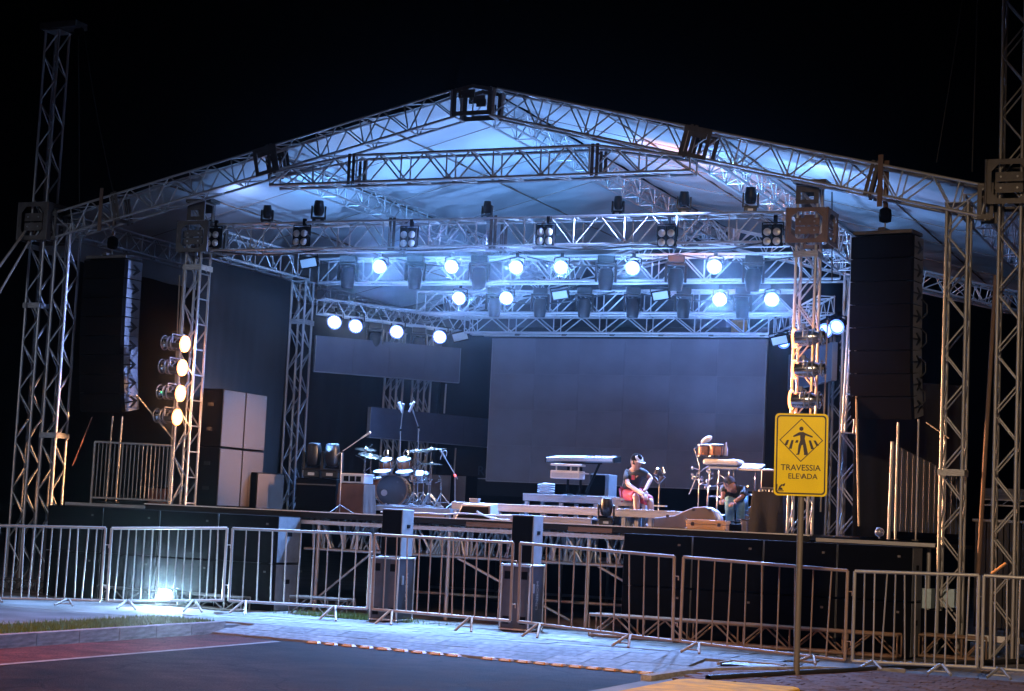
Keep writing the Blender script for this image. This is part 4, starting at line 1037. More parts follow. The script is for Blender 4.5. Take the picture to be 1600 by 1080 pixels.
# hardware tangle: pedals and low stands right of the bass drum
for k, (u, lab) in enumerate(((572, 'foot pedal left of the bass drum'), (652, 'foot pedal right of the bass drum'))):
    t = thing('drum_pedal', lab, 'pedal', (X(u, DY-.1), DY-.1, RZ))
    MB().box((0, 0, .015), (.10, .28, .02)).build('base', CHROME, t); o = MB().box((0, 0, 0), (.09, .24, .012)).build('footboard', CHROME, t); o.matrix_basis = Matrix.Translation((0, 0, .06)) @ Matrix.Rotation(R(18), 4, 'X')
    tube(t, 'post', (-.05, .12, .02), (-.05, .12, .26), .01, CHROME); tube(t, 'post', (.05, .12, .02), (.05, .12, .26), .01, CHROME); tube(t, 'axle', (-.06, .12, .26), (.06, .12, .26), .01, CHROME)
for k, (u, h, lab) in enumerate(((668, .46, 'low snare stand with folded legs right of the bass drum'), (688, .50, 'percussion clamp stand at the right end of the drum riser'), (577, .62, 'clamp stand at the left end of the drum kit'))):
    t = thing('drum_stand', lab, 'stand', (X(u, DY-.3), DY-.3, RZ)); tripod(t, h, .22)
    for j in range(4):
        a = random.uniform(0, 6.28); z = h*random.uniform(.6, 1.0)
        tube(t, 'arm', (0, 0, z), (.18*math.cos(a), .12*math.sin(a), z+random.uniform(-.05, .12)), .009, CHROME, 6)
        MB().ball((.09*math.cos(a), .06*math.sin(a), z), .02, 8, 5).build('clamp', CHROME, t)
for k, (u, v, lab) in enumerate(((602, 706, 'clip microphone over the left rack tom'), (633, 707, 'clip microphone over the right rack tom'))):
    t = thing('clip_microphone', lab, 'microphone', at(u, v, DY-.08)); MB().tube([(0, 0, -.10), (-.03, 0, -.02), (0, 0, .05), (.05, 0, .03), (.06, 0, -.04)], .008).build('gooseneck', CHROME, t); MB().cyl((.06, 0, -.03), (.05, 0, -.10), .014, n=8).build('capsule', MIC, t)
for k, (u, h, lab) in enumerate(((660, .95, 'chrome boom stand between the right cymbals'), (566, 1.0, 'chrome double stand at the far left of the drums'), (645, .7, 'short chrome stand behind the snare drum'))):
    t = thing('drum_stand', lab, 'stand', (X(u, DY+.1), DY+.1, RZ)); tripod(t, h, .26)
    for j in range(3): tube(t, 'arm', (0, 0, h*(.6+.2*j)), (.16*(-1)**j, -.05, h*(.62+.2*j)+.07), .010, CHROME, 6); MB().ball((0, 0, h*(.6+.2*j)), .026, 8, 5).build('clamp', CHROME, t)
def stool(u, y, h, lab):
    t = thing('drum_stool', lab, 'stool', (X(u, y), y, RZ)); tripod(t, h, .22); MB().lathe([(.13, 0), (.16, .015), (.165, .05), (.15, .08), (.001, .085)], 20, Matrix.Translation((0, 0, h))).build('seat', BLACK, t, smooth=True)
stool(640, 4.3, .42, 'round black drum stool behind the kit')
# mustard loudspeakers behind the drums
for u, y, w, h, lab in ((577, 5.0, .62, .62, 'brownish cabinet behind the left of the drum kit'), (672, 5.2, .85, .72, 'brownish wide cabinet behind the right of the drum kit'), (705, 5.4, .6, .72, 'brownish cabinet right of the wide one behind the drums')):
    t = thing('backline_cabinet', lab, 'speaker', (X(u, y), y, S)); MB().box((0, .25, h/2+.1), (w, .5, h)).build('cabinet', BLACK, t, bevel=.015); slab(t, 'grille', (0, -.008, h/2+.1), (w-.04, .02, h-.04), GRILLE); slab(t, 'plinth', (0, .25, .05), (w-.05, .45, .1), BLACK)

# platforms (white-grey modular benches)
def platform(lab, u0, u1, y, ztop, depth=.9, th=.11, legs=4, skirt=True):
    a, b = at(u0, 790, y).x, at(u1, 790, y).x
    t = thing('platform', lab, 'platform', ((a+b)/2, y, S), group='modular platforms on the stage'); w = b-a; z = ztop-S
    MB().box((0, depth/2, z-.014), (w, depth, .028)).build('top', WHITE if False else RISER, t, bevel=.005)
    for yy in (.02, depth-.02): slab(t, 'rail', (0, yy, z-.028-th/2), (w-.01, .035, th), RISER)
    for i in range(legs):
        x = -w/2+.06+(w-.12)*i/(legs-1)
        for yy in (.06, depth-.06): slab(t, 'leg', (x, yy, (z-.13)/2), (.06, .06, max(.02, z-.13)), RISER)
    return t
platform('long low platform nearest the stage edge behind the floor monitor', 705, 1000, .75, at(850, 790, .75).z, 1.0, .09, 5)
platform('low grey platform strip in front of the long platform', 745, 925, .35, at(840, 806, .35).z, .35, .07, 3)
platform('raised platform behind carrying the keyboards', 816, 990, 1.9, at(900, 774, 1.9).z, .8, .09, 4)
platform('bright platform right of the seated person', 968, 1063, .62, at(1015, 797, .62).z, .32, .09, 3)
platform('short bright platform behind the seated person', 960, 992, 1.55, at(975, 779, 1.55).z, .5, .09, 2)
# floor monitor wedge
def wedge(u, y, s_, lab, rz=0):
    t = thing('floor_monitor', lab, 'speaker', (X(u, y), y, S), rz, 'floor monitors')
    m_ = Matrix.Rotation(R(90), 4, 'Z')
    prof = [(-.02, 0), (.36, 0), (.42, .12), (.16, .36), (-.02, .30)]
    MB().prism([(x*s_, z*s_) for x, z in prof], .62*s_, m_ @ Matrix.Translation((0, .31*s_, 0))).build('cabinet', BLACK, t, bevel=.01)
    return t
t = thing('floor_monitor', 'floor monitor with a pale frame and dark grille, right of the drums', 'speaker', (X(740, .12), .12, S), group='floor monitors')
MB().add([(-.31, 0, 0), (.31, 0, 0), (.31, .36, 0), (-.31, .36, 0), (-.24, .10, .24), (.24, .10, .24), (.24, .36, .26), (-.24, .36, .26)], [(0, 1, 5, 4), (1, 2, 6, 5), (2, 3, 7, 6), (3, 0, 4, 7), (4, 5, 6, 7), (3, 2, 1, 0)]).build('cabinet', RISER, t, bevel=.012)
o = MB().add([(-.27, -.006, .025), (.27, -.006, .025), (.215, .068, .205), (-.215, .068, .205), (-.27, .02, .02), (.27, .02, .02), (.215, .09, .2), (-.215, .09, .2)], [(0, 1, 2, 3), (4, 7, 6, 5), (0, 4, 5, 1), (1, 5, 6, 2), (2, 6, 7, 3), (3, 7, 4, 0)]).build('grille', BLACK, t)
t = thing('small_box', 'small grey device on top of the floor monitor', 'box', (X(741, .32), .34, S+.262)); MB().box((0, 0, .03), (.14, .1, .06)).build('body', MIC, t, bevel=.008); slab(t, 'top_plate', (0, 0, .065), (.15, .11, .01), WHITE)
p = at(947, 804, .25)
place_head((p.x, .25, S+.005), .35, False, 'moving head standing on the stage floor at the front edge near the seated person', 'moving heads on the stage floor', .68)
# coiled cable, small speaker behind
t = thing('monitor_speaker', 'dark monitor speaker behind the keyboards', 'speaker', (X(935, 3.0), 3.0, S)); MB().box((0, .2, .58), (.34, .4, .56)).build('cabinet', SPKLIT, t, bevel=.012); slab(t, 'grille', (-.03, -.008, .58), (.26, .016, .52), BLACK); slab(t, 'stand', (0, .2, .15), (.3, .35, .3), BLACK)
cable('coiled_cable', 'blue-white coil of cable on the keyboard platform', [V((math.cos(a)*.15, math.sin(a)*.1, .012*a/2))+at(853, 771, 2.1) for a in [i*.7 for i in range(40)]], .012, WCABLE)

# keyboards on a column stand
ky = 1.7; kc = at(911, 716, ky)
t = thing('keyboard_stand', 'black two-tier keyboard stand with slanted arms', 'stand', (X(893, ky), ky, at(900, 774, 1.9).z))
zz = t.matrix_basis.translation.z
for dx in (-.12, .10): tube(t, 'column', (dx, .1, 0), (dx, .1, kc.z-zz-.12), .022, BLACK); slab(t, 'foot', (dx, .1, .012), (.06, .5, .024), BLACK)
k0 = at(916, 770, ky+.3)-V(t.matrix_basis.translation); k1 = at(938, 722, ky+.1)-V(t.matrix_basis.translation)
tube(t, 'slanted_arm', k0, k1, .02, BLACK); slab(t, 'tier_bar', (.1, .1, kc.z-zz-.07), (.7, .04, .03), BLACK)
def keyboard(lab, c, L, d, m, tilt, rot, rz, n=29):
    t = thing('keyboard', lab, 'keyboard', group='keyboards', mtx=Matrix.Translation(V(c)) @ Matrix.Rotation(rot, 4, 'Y') @ Matrix.Rotation(rz, 4, 'Z') @ Matrix.Rotation(tilt, 4, 'X'))
    slab(t, 'back_panel', (0, d/2+.003, .004), (L-.04, .008, .045), GUITARL)
    MB().box((0, 0, 0), (L, d, .075)).build('body', m, t, bevel=.01)
    for i in range(n): slab(t, 'key', (-L/2+.06+(L-.12)*(i+.5)/n, -d*.25, .041), ((L-.12)/n-.002, d*.45, .012), WHITE)
    slab(t, 'panel', (0, d*.25, .040), (L-.1, d*.36, .006), GUITARL)
    for i in range(6): MB().cyl((-L*.35+i*.06, d*.25, .042), (-L*.35+i*.06, d*.25, .056), .012, n=8).build('knob', BLACK, t)
    slab(t, 'end_cheek', (-L/2-.006, 0, 0), (.014, d, .085), BLACK); slab(t, 'end_cheek', (L/2+.006, 0, 0), (.014, d, .085), BLACK)
    return t
keyboard('long black keyboard on the upper tier of the stand', kc+V((0, 0, -.02)), 1.16, .32, KEYBODY, R(-6), R(-1), math.pi)
kc2 = at(887, 742, ky-.15)
t = thing('electric_piano', 'pale electronic keyboard seen from its back with a raised top panel', 'keyboard', kc2, group='keyboards')
MB().box((0, 0, 0), (.50, .26, .13)).build('body', WHITE, t, bevel=.012); slab(t, 'lower_panel', (0, -.133, -.01), (.46, .006, .07), GUITARL)
t2 = boxp(t, 'top_panel', (0, 0, .155), (.52, .22, .035), WHITE, bevel=.006)
for dx in (-.2, .05, .18): tube(t, 'post', (dx, 0, .06), (dx, 0, .14), .014, WHITE)
slab(t, 'side_flap', (.28, 0, .03), (.1, .2, .02), WHITE)

# gadget stand right of the seated person
x0 = X(1029, .7); t = thing('clamp_stand', 'thin stand with silver clamps beside the seated person', 'stand', (x0, .7, S))
h = at(1028, 742, .7).z-S; tube(t, 'pole', (0, 0, 0), (0, 0, h), .011, CHROME); slab(t, 'base', (0, 0, .01), (.22, .22, .02), BLACK)
slab(t, 'tray', (.03, 0, h*.42), (.18, .12, .02), WHITE)
for dx, dz, a in ((-.05, .05, .4), (.05, .07, -.4), (.04, -.06, .7), (-.05, -.08, -.8)):
    o = MB().box((0, 0, 0), (.05, .04, .11)).build('clamp', CHROME, t, bevel=.008); o.matrix_basis = Matrix.Translation((dx, 0, h+dz)) @ Matrix.Rotation(a, 4, 'Y')
# acoustic guitar case lying on its side, tan flight case
gx = X(1076, .25); t = thing('guitar_case', 'grey guitar case lying on its side at the stage edge', 'instrument case', (gx, .25, S+.002))
gp = [(-.52, .0), (-.30, .0), (.0, .0), (.30, .0), (.43, .07), (.46, .18), (.40, .29), (.27, .35), (.10, .335), (-.06, .27), (-.20, .20), (-.52, .15)]
MB().prism(gp, .12, Matrix.Translation((0, .06, 0))).build('shell', GUITAR, t, bevel=.02)
gs = [(x*1.0, z*1.0) for x, z in gp]
MB().ring([(x*1.02-.0, z*1.03-.004) for x, z in gp], [(x*.96, z*.94+.008) for x, z in gp], .03, Matrix.Translation((0, .015, 0))).build('rim', GUITARL, t)
gr = MB().prism([(x, z) for x, z in gp if x > -.25], .14, Matrix.Translation((.03, .22, 0))).build('body_back', GUITARL, t, bevel=.03)
for x in (-.3, .1, .35): slab(t, 'latch', (x, -.065, .3 if x > 0 else .19), (.05, .01, .04), CHROME)
ox = X(1105, -.05); t = thing('flight_case', 'low tan flight case lying at the stage edge before the guitar case', 'flight case', (ox, -.08, S+.012))
MB().box((0, .12, .04), (.60, .24, .075)).build('case_body', ORANGEC, t, bevel=.006); MB().box((0, .12, .115), (.60, .24, .06)).build('lid', ORANGEC, t, bevel=.006)
for x in (-.2, .2): slab(t, 'latch', (x, -.006, .08), (.05, .012, .05), CHROME)
for sx in (-1, 1):
    for z in (.012, .14): MB().ball((sx*.30, 0, z), .016, 8, 5).build('ball_corner', CHROME, t)
t = thing('toolbox', 'dark bag of tools beside the tan flight case', 'bag', (X(1147, .1), .1, S)); MB().box((0, .1, .06), (.28, .2, .12)).build('body', BLACK, t, bevel=.03); tube(t, 'handle', (-.08, .1, .15), (.08, .1, .15), .012, BLACK)
t = thing('bottle_box', 'small pale container right of the tool bag', 'container', (X(1163, .1), .1, S)); MB().box((0, .05, .09), (.09, .09, .18)).build('body', GUITAR, t, bevel=.015); slab(t, 'lid', (0, .05, .185), (.095, .095, .012), CHROME)

# percussion rig
py = 1.3; pc0 = at(1126, 722, py)
t = thing('percussion_table', 'bright padded percussion table on chrome legs', 'table', (pc0.x, py, S)); h = pc0.z-S
MB().box((0, .15, h), (.58, .34, .09)).build('top', WHITE, t, bevel=.04)
slab(t, 'under_tray', (.02, .15, h-.09), (.5, .3, .03), GUITARL)
for dx in (-.22, -.06, .12, .2): tube(t, 'leg', (dx, .05+.1*(dx > 0), .01), (dx*.9, .12, h-.08), .016, CHROME)
tube(t, 'stretcher', (-.2, .06, h*.5), (.2, .1, h*.5), .012, CHROME); tube(t, 'stretcher', (-.2, .06, .25), (.2, .1, .25), .012, CHROME)
for k in range(8):
    a, b = V((random.uniform(-.25, .25), .05, h*random.uniform(.45, .9))), V((random.uniform(-.25, .25), .02, h*random.uniform(.45, .9)))
    tube(t, 'arm', a, b, .009, CHROME, 6); MB().ball(a, .022, 8, 5).build('clamp', CHROME, t)
bz = at(1102, 706, py)
for i, (u, r) in enumerate(((1100, .095), (1119, .11))):
    p = at(u, 704, py+.1); drum('bongo', f'{["smaller left", "larger right"][i]} wooden bongo on the percussion table', p, r, .19, (0, -.08, 1), mat(f'bongo_wood_{"ab"[i]}', (.40, .19, .12), .25, 0, .3, 7, coat=.4), HEADW, grp='bongos')
o = MB().ball((0, 0, 0), (.10, .05, .045), 12, 8).build('maraca', WHITE, None, smooth=True); o.matrix_basis = Matrix.Translation(at(1104, 687, py+.05)) @ Matrix.Rotation(R(-28), 4, 'Y'); props(o, 'white egg shaped shaker standing above the bongos', 'shaker')
o = MB().lathe([(.03, 0), (.035, .01), (.03, .10), (.012, .16), (.012, .20), (.001, .205)], 12).build('bottle', GUITARL, None, smooth=True); o.matrix_basis = Matrix.Translation(at(1134, 712, py+.15)); props(o, 'small bottle on the percussion table right of the bongos', 'bottle')
x0 = X(1091, 1.1); t = thing('percussion_stand', 'chrome stand with many clamps left of the percussion table', 'stand', (x0, 1.1, S))
tripod(t, at(1092, 730, 1.1).z-S, .28); hh = at(1092, 730, 1.1).z-S
tube(t, 'gooseneck', (0, 0, hh), (-.10, 0, hh+.28), .008, CHROME, 6); tube(t, 'gooseneck', (-.10, 0, hh+.28), (0.0, 0, hh+.33), .008, CHROME, 6)
for k in range(7):
    z = hh*random.uniform(.62, 1); a = random.uniform(-.16, .2); tube(t, 'arm', (0, 0, z), (a, -.04, z+random.uniform(-.06, .1)), .010, CHROME, 6); MB().ball((a, -.04, z+.02), .026, 8, 5).build('clamp', CHROME, t)
cable('microphone_cable', 'cable drooping below the percussion stand', [at(*q, 1.05) for q in ((1090, 738), (1084, 755), (1079, 770), (1076, 772))], .008, WCABLE)
p = at(1175, 731, 1.4); t = thing('sample_pad', 'flat electronic drum pad on a thin stand right of the percussion table', 'drum pad', (p.x, 1.4, S)); h = p.z-S
o = MB().box((0, 0, 0), (.36, .28, .05)).build('pad', BLACKGLOSS, t, bevel=.012); o.matrix_basis = Matrix.Translation((0, 0, h)) @ Matrix.Rotation(R(14), 4, 'X')
o = MB().box((0, .11, .03), (.34, .05, .006)).box((0, -.135, .0), (.34, .012, .03)).build('bright_edge', WHITE, t); o.matrix_basis = Matrix.Translation((0, 0, h)) @ Matrix.Rotation(R(14), 4, 'X')
tube(t, 'pole', (.06, 0, .1), (.06, 0, h-.03), .012, CHROME)
for sx in (-.2, .14): tube(t, 'leg', (.06, 0, .2), (sx, .1, .01), .010, CHROME)
tube(t, 'cross_arm', (-.22, 0, h*.58), (.1, 0, h*.58), .014, CHROME); tube(t, 'cross_arm', (-.22, 0, h*.2), (.12, 0, h*.2), .010, CHROME); MB().ball((-.06, 0, h*.7), .035, 8, 6).build('clamp', CHROME, t)
t = thing('flight_case', 'small silver edged flight case standing behind the covered table', 'flight case', (X(1174, 1.9), 1.9, S)); MB().box((0, .15, .2), (.24, .3, .38)).build('case_body', GUITAR, t)
for sx in (-.12, .12): tube(t, 'corner_profile', (sx, 0, .02), (sx, 0, .39), .012, CHROME)
for z in (.02, .39, .27): tube(t, 'corner_profile', (-.12, 0, z), (.12, 0, z), .012, CHROME)
slab(t, 'latch', (0, -.006, .27), (.07, .012, .06), CHROME)
t = thing('covered_table', 'table under a black cloth left of the yellow sign', 'table', (X(1199, .7), .7, S)); h = at(1199, 769, .7).z-S
vs = []; n = 44
for k in range(7):
    z = h*(1-k/6)
    for i in range(n):
        a = 2*math.pi*i/n; f_ = 1+.035*k+.03*(k/6)*math.sin(a*9)
        vs.append((max(-1, min(1, 1.5*math.cos(a)))*.23*f_, max(-1, min(1, 1.5*math.sin(a)))*.22*f_+.2, z+.004))
MB().add(vs, [(k*n+i, k*n+(i+1) % n, (k+1)*n+(i+1) % n, (k+1)*n+i) for k in range(6) for i in range(n)]+[tuple(range(n))]).build('cloth', CLOTH, t, smooth=True)
p = at(1203, 740, .85); t = thing('monitor_screen', 'small dark monitor with a pale back on the covered table', 'monitor', (p.x, .85, S+h+.006)); MB().box((0, 0, .19), (.26, .06, .30)).build('body', MIC, t, bevel=.015); slab(t, 'screen', (0, -.033, .19), (.22, .008, .24), BLACKGLOSS); slab(t, 'foot', (0, 0, .012), (.2, .14, .024), BLACK)
for j in range(5): MB().cyl((-.12+j*.05, -.12, .0), (-.12+j*.05, -.12, .03), .012, n=8).build('knob', MIC, t)

# cables over the deck
cable('stage_cable', 'white cable running along the stage edge before the drum riser', [at(u, v, .0) for u, v in ((595, 800), (640, 803), (665, 800), (690, 806), (720, 800), (755, 806), (800, 806))], .012, WCABLE, grp='cables on the stage floor')
cable('stage_cable', 'pale cable curling down from the floor monitor over the stage edge', [at(u, v, -.14) for u, v in ((745, 799), (757, 808), (775, 812), (797, 813))], .014, WCABLE, grp='cables on the stage floor')
for k in range(9):
    x = random.uniform(-3.1, -1.7); y = 2.85+.055*k; pts = [V((x+random.uniform(-.4, .4), y+random.uniform(-.12, .2), RZ+.012+(.12*random.random() if j == 2 else 0))) for j in range(6)]
    cable('drum_cable', f'thin pale microphone cable among the drum stands, {ORD[k]} towards the back', pts, .007, WCABLE, grp='microphone cables on the drum riser')
for k in range(5):
    x = random.uniform(3.6, 4.6); y = .8+.1*k; pts = [V((x+random.uniform(-.4, .4), y+random.uniform(-.2, .2), S+.014)) for j in range(6)]
    cable('rig_cable', f'thin pale floor cable at the percussion rig, {ORD[k]} from the front', pts, .008, WCABLE, grp='cables round the percussion rig')

# ================================================================== PEOPLE
def skin_mesh(name, nodes, edges, m, parent, root=0, sub=2):
    """nodes: list of (point, radius or (rx, ry))"""
    me = bpy.data.meshes.new(name); me.from_pydata([tuple(p) for p, r in nodes], edges, []); me.materials.append(m)
    o = link(name, me, parent); md = o.modifiers.new('skin', 'SKIN'); md.use_smooth_shade = True
    for i, (p, r) in enumerate(nodes):
        sv = me.skin_vertices[0].data[i]; sv.radius = r if hasattr(r, '__len__') else (r, r); sv.use_root = (i == root)
    s_ = o.modifiers.new('smooth', 'SUBSURF'); s_.levels = sub; s_.render_levels = sub
    return o
def limb(pts, rad): return list(zip(pts, rad)), [(i, i+1) for i in range(len(pts)-1)]
def head(parent, c, look, rz_scale=1.0, cap=True):
    """head of 0.23 m with face; look = direction of the nose (unit, world)"""
    q = Matrix.Translation(V(c)) @ V(look).to_track_quat('-Y', 'Z').to_matrix().to_4x4()
    h = MB().lathe([(.02, -.115), (.052, -.105), (.064, -.07), (.074, -.02), (.080, .03), (.074, .075), (.05, .105), (.01, .115)], 18, q @ Matrix.Diagonal((.95, 1.18, 1, 1)))
    h.ball((0, 0, 0), .001, 4, 3)
    h2 = MB(); h2.add([q @ V(p) for p in [(-.012, -.085, .012), (.012, -.085, .012), (.018, -.088, -.022), (-.018, -.088, -.022), (0, -.112, -.018)]], [(0, 1, 4), (1, 2, 4), (2, 3, 4), (3, 0, 4), (0, 3, 2, 1)])
    for sx in (-1, 1): h2.lathe([(.004, -.03), (.016, -.015), (.018, .012), (.006, .03)], 8, q @ Matrix.Translation((sx*.078, .012, -.008)) @ Matrix.Diagonal((.5, 1, 1, 1)))
    h.add(h2.v, h2.f); o = h.build('head', SKIN, parent, smooth=True)
    e = MB()
    for sx in (-.028, .028): e.ball(q @ V((sx, -.084, .020)), .008, 8, 6)
    e.build('eyes', HAIR, parent); MB().box((0, 0, 0), (.04, .008, .007), (q @ Matrix.Translation((0, -.086, -.055))).to_3x3()).build('mouth', BOXBROWN, parent, mtx=Matrix.Translation(q @ V((0, -.084, -.055))))
    MB().lathe([(.083, -.035), (.086, .03), (.080, .08), (.055, .112), (.01, .122)], 18, q @ Matrix.Translation((0, .018, .006)) @ Matrix.Diagonal((.96, 1.1, 1, 1))).build('hair', HAIR, parent, smooth=True)
    if cap:
        MB().lathe([(.088, .03), (.090, .06), (.080, .10), (.05, .130), (.01, .140)], 18, q @ Matrix.Translation((0, .008, .004)) @ Matrix.Diagonal((.98, 1.12, 1, 1))).build('cap', BLACK, parent, smooth=True)
        MB().lathe([(.01, .004), (.06, .002), (.080, -.020), (.080, -.023)], 14, q @ Matrix.Translation((0, -.068, .088)) @ Matrix.Rotation(R(52), 4, 'X')).build('cap_front', CAPW, parent, smooth=True)
        vis = [(math.sin(a)*.080, -.06-math.cos(a)*.115) for a in [R(-80+i*16) for i in range(11)]]
        MB().prism([(x, y) for x, y in vis], .008, q @ Matrix.Translation((0, 0, .040)) @ Matrix.Rotation(R(6), 4, 'X') @ Matrix(((1, 0, 0, 0), (0, 0, 1, 0), (0, 1, 0, 0), (0, 0, 0, 1))) @ Matrix.Rotation(math.pi/2, 4, 'X') @ Matrix.Rotation(-math.pi/2, 4, 'X')).build('visor', CAPW, parent)
def hand_nodes(wrist, d, palmn):
    d = V(d).normalized(); n = V(palmn).normalized(); s = d.cross(n).normalized(); out = []
    for k, (off, ln) in enumerate(((-.032, .060), (-.011, .072), (.011, .068), (.031, .052))):
        base = V(wrist)+d*.085+s*off; p1 = base+d*ln*.55-n*.010; p2 = p1+d*ln*.4-n*.024
        out.append([(V(wrist)+d*.05+s*off*.7, .013), (base, .010), (p1, .009), (p2, .007)])
    out.append([(V(wrist)+d*.025-s*.02, .013), (V(wrist)+d*.06-s*.055, .011), (V(wrist)+d*.085-s*.066-n*.01, .009)])
    return out

def seated():
    t = thing('person', 'seated person in black T-shirt, red shorts and white fronted cap, looking right', 'person', (X(990, 1.3), 1.3, S))
    org = V(t.matrix_basis.translation)
    P = lambda u, v, y: at(u, v, y)-org
    pelvis, belly, chest, neck = P(985, 771, 1.70), P(985, 760, 1.66), P(989, 746, 1.55), P(991, 733, 1.48)
    hc = P(994.5, 723, 1.43)
    shL, shR = P(979.5, 740, 1.55), P(1003, 737, 1.47)
    elL, haL = P(981, 757, 1.34), P(1003, 772, 1.12)
    elR, haR = P(1018, 747, 1.50), P(1008, 766, 1.24)
    hpL, hpR = pelvis+V((-.09, -.02, -.02)), pelvis+V((.10, -.02, -.02))
    knL, knR = P(994, 776, 1.16), P(1016, 783, 1.22)
    anL, anR = P(994, 813, 1.08), P(1016, 816, 1.14)
    anL.z = anR.z = .09
    nodes = [(pelvis, (.12, .11)), (belly, (.125, .10)), (chest, (.14, .10)), (neck, .05), (hc+V((0, .01, -.07)), .05),
             (shL, .055), (elL, .040), (haL, .030), (haL+(haL-elL).normalized()*.06, (.035, .018)), (shR, .055), (elR, .040), (haR, .030), (haR+(haR-elR).normalized()*.06, (.035, .018)),
             (hpL, .085), (knL, .058), (anL, .038), (anL+V((0, -.12, -.05)), (.036, .022)), (hpR, .085), (knR, .058), (anR, .038), (anR+V((.02, -.12, -.05)), (.036, .022)),
             ((knL+anL)/2+V((0, .02, .04)), .055), ((knR+anR)/2+V((0, .02, .04)), .055)]
    edges = [(0, 1), (1, 2), (2, 3), (3, 4), (2, 5), (5, 6), (6, 7), (7, 8), (2, 9), (9, 10), (10, 11), (11, 12), (0, 13), (13, 14), (14, 21), (21, 15), (15, 16), (0, 17), (17, 18), (18, 22), (22, 19), (19, 20)]
    skin_mesh('body', nodes, edges, SKIN, t)
    for w, el in ((haL, elL), (haR, elR)):
        for f_ in hand_nodes(w, (w-el)+V((.0, -.02, -.05)), V((0, -.3, 1))): skin_mesh('finger', f_, [(i, i+1) for i in range(len(f_)-1)], SKIN, t, sub=1)
    sl = lambda a, b, f: a+(b-a)*f
    skin_mesh('tshirt', [(pelvis+V((0, 0, .03)), (.150, .135)), (belly, (.148, .125)), (chest, (.165, .125)), (sl(chest, neck, .75), .075), (shL, .080), (sl(shL, elL, .75), .066), (shR, .080), (sl(shR, elR, .75), .066)],
              [(0, 1), (1, 2), (2, 3), (2, 4), (4, 5), (2, 6), (6, 7)], SHIRT, t)
    skin_mesh('shorts', [(pelvis+V((0, 0, -.01)), (.145, .125)), (hpL, .108), (sl(hpL, knL, .55), .098), (sl(hpL, knL, .97), .088), (hpR, .108), (sl(hpR, knR, .55), .100), (sl(hpR, knR, 1.0), .092)],
              [(0, 1), (1, 2), (2, 3), (0, 4), (4, 5), (5, 6)], SHORTS, t)
    for a in (anL, anR): MB().ball(a+V((.01, -.07, -.055)), (.048, .13, .040), 12, 8).build('shoe', SHOE, t, smooth=True)
    MB().box((0, 0, 0), (.05, .01, .07)).build('shirt_print', SHORTS, t, mtx=Matrix.Translation(sl(chest, shR, .35)+V((.0, -.135, -.04))))
    head(t, hc, V((.86, -.46, -.16)).normalized())
seated()
t = thing('bench', 'low bench under the seated person', 'bench', (X(985, 1.62), 1.62, S)); hh = at(985, 779, 1.70).z-S
slab(t, 'seat', (.03, .08, hh-.02), (.5, .38, .04), RISER)
for sx in (-.2, .25): slab(t, 'leg', (sx, .08, (hh-.04)/2), (.05, .3, hh-.05), RISER)
def crouching():
    y = 1.75; t = thing('person', 'crouching person in blue jeans bending behind the percussion table', 'person', (X(1150, y), y, S)); org = V(t.matrix_basis.translation)
    P = lambda u, v, yy: at(u, v, yy)-org
    pel, bel, ch, nk, hc = P(1151, 784, 1.70), P(1150, 774, 1.62), P(1146, 766, 1.42), P(1143, 763, 1.28), P(1141, 758, 1.18)
    knL, knR = P(1140, 782, 1.30), P(1157, 784, 1.35)
    anL, anR = P(1141, 812, 1.50), P(1157, 813, 1.58); anL.z = anR.z = .09
    hL, hR = pel+V((-.09, 0, 0)), pel+V((.09, 0, 0)); shL, shR = ch+V((-.17, .02, .02)), ch+V((.17, .02, 0))
    elL, elR = P(1130, 772, 1.2), P(1160, 776, 1.2); haL, haR = P(1128, 780, 1.02), P(1148, 784, 1.0)
    skin_mesh('body', [(pel, (.12, .10)), (bel, (.12, .09)), (ch, (.13, .09)), (nk, .05), (hc, .05), (shL, .05), (elL, .038), (haL, .03), (shR, .05), (elR, .038), (haR, .03), (hL, .08), (knL, .055), (anL, .036), (anL+V((0, -.12, -.05)), .03), (hR, .08), (knR, .055), (anR, .036), (anR+V((0, -.12, -.05)), .03)],
              [(0, 1), (1, 2), (2, 3), (3, 4), (2, 5), (5, 6), (6, 7), (2, 8), (8, 9), (9, 10), (0, 11), (11, 12), (12, 13), (13, 14), (0, 15), (15, 16), (16, 17), (17, 18)], SKIN, t)
    for w, el in ((haL, elL), (haR, elR)):
        for f_ in hand_nodes(w, w-el, V((0, -.5, 1))): skin_mesh('finger', f_, [(i, i+1) for i in range(len(f_)-1)], SKIN, t, sub=1)
    skin_mesh('jeans', [(pel, (.155, .135)), (hL, .115), (knL, .085), ((knL+anL)/2, .075), (anL+V((0, 0, .02)), .062), (hR, .115), (knR, .085), ((knR+anR)/2, .075), (anR+V((0, 0, .02)), .062)],
              [(0, 1), (1, 2), (2, 3), (3, 4), (0, 5), (5, 6), (6, 7), (7, 8)], JEANS, t)
    skin_mesh('shirt', [(bel, (.14, .115)), (ch, (.155, .115)), (nk, .07), (shL, .075), (elL, .055), (shR, .075), (elR, .055)], [(0, 1), (1, 2), (1, 3), (3, 4), (1, 5), (5, 6)], SHIRT, t)
    for a in (anL, anR): MB().ball(a+V((0, -.06, -.05)), (.046, .13, .040), 12, 8).build('shoe', SHOE, t, smooth=True)
    head(t, hc, V((-.55, .35, -.6)).normalized(), cap=False)
crouching()

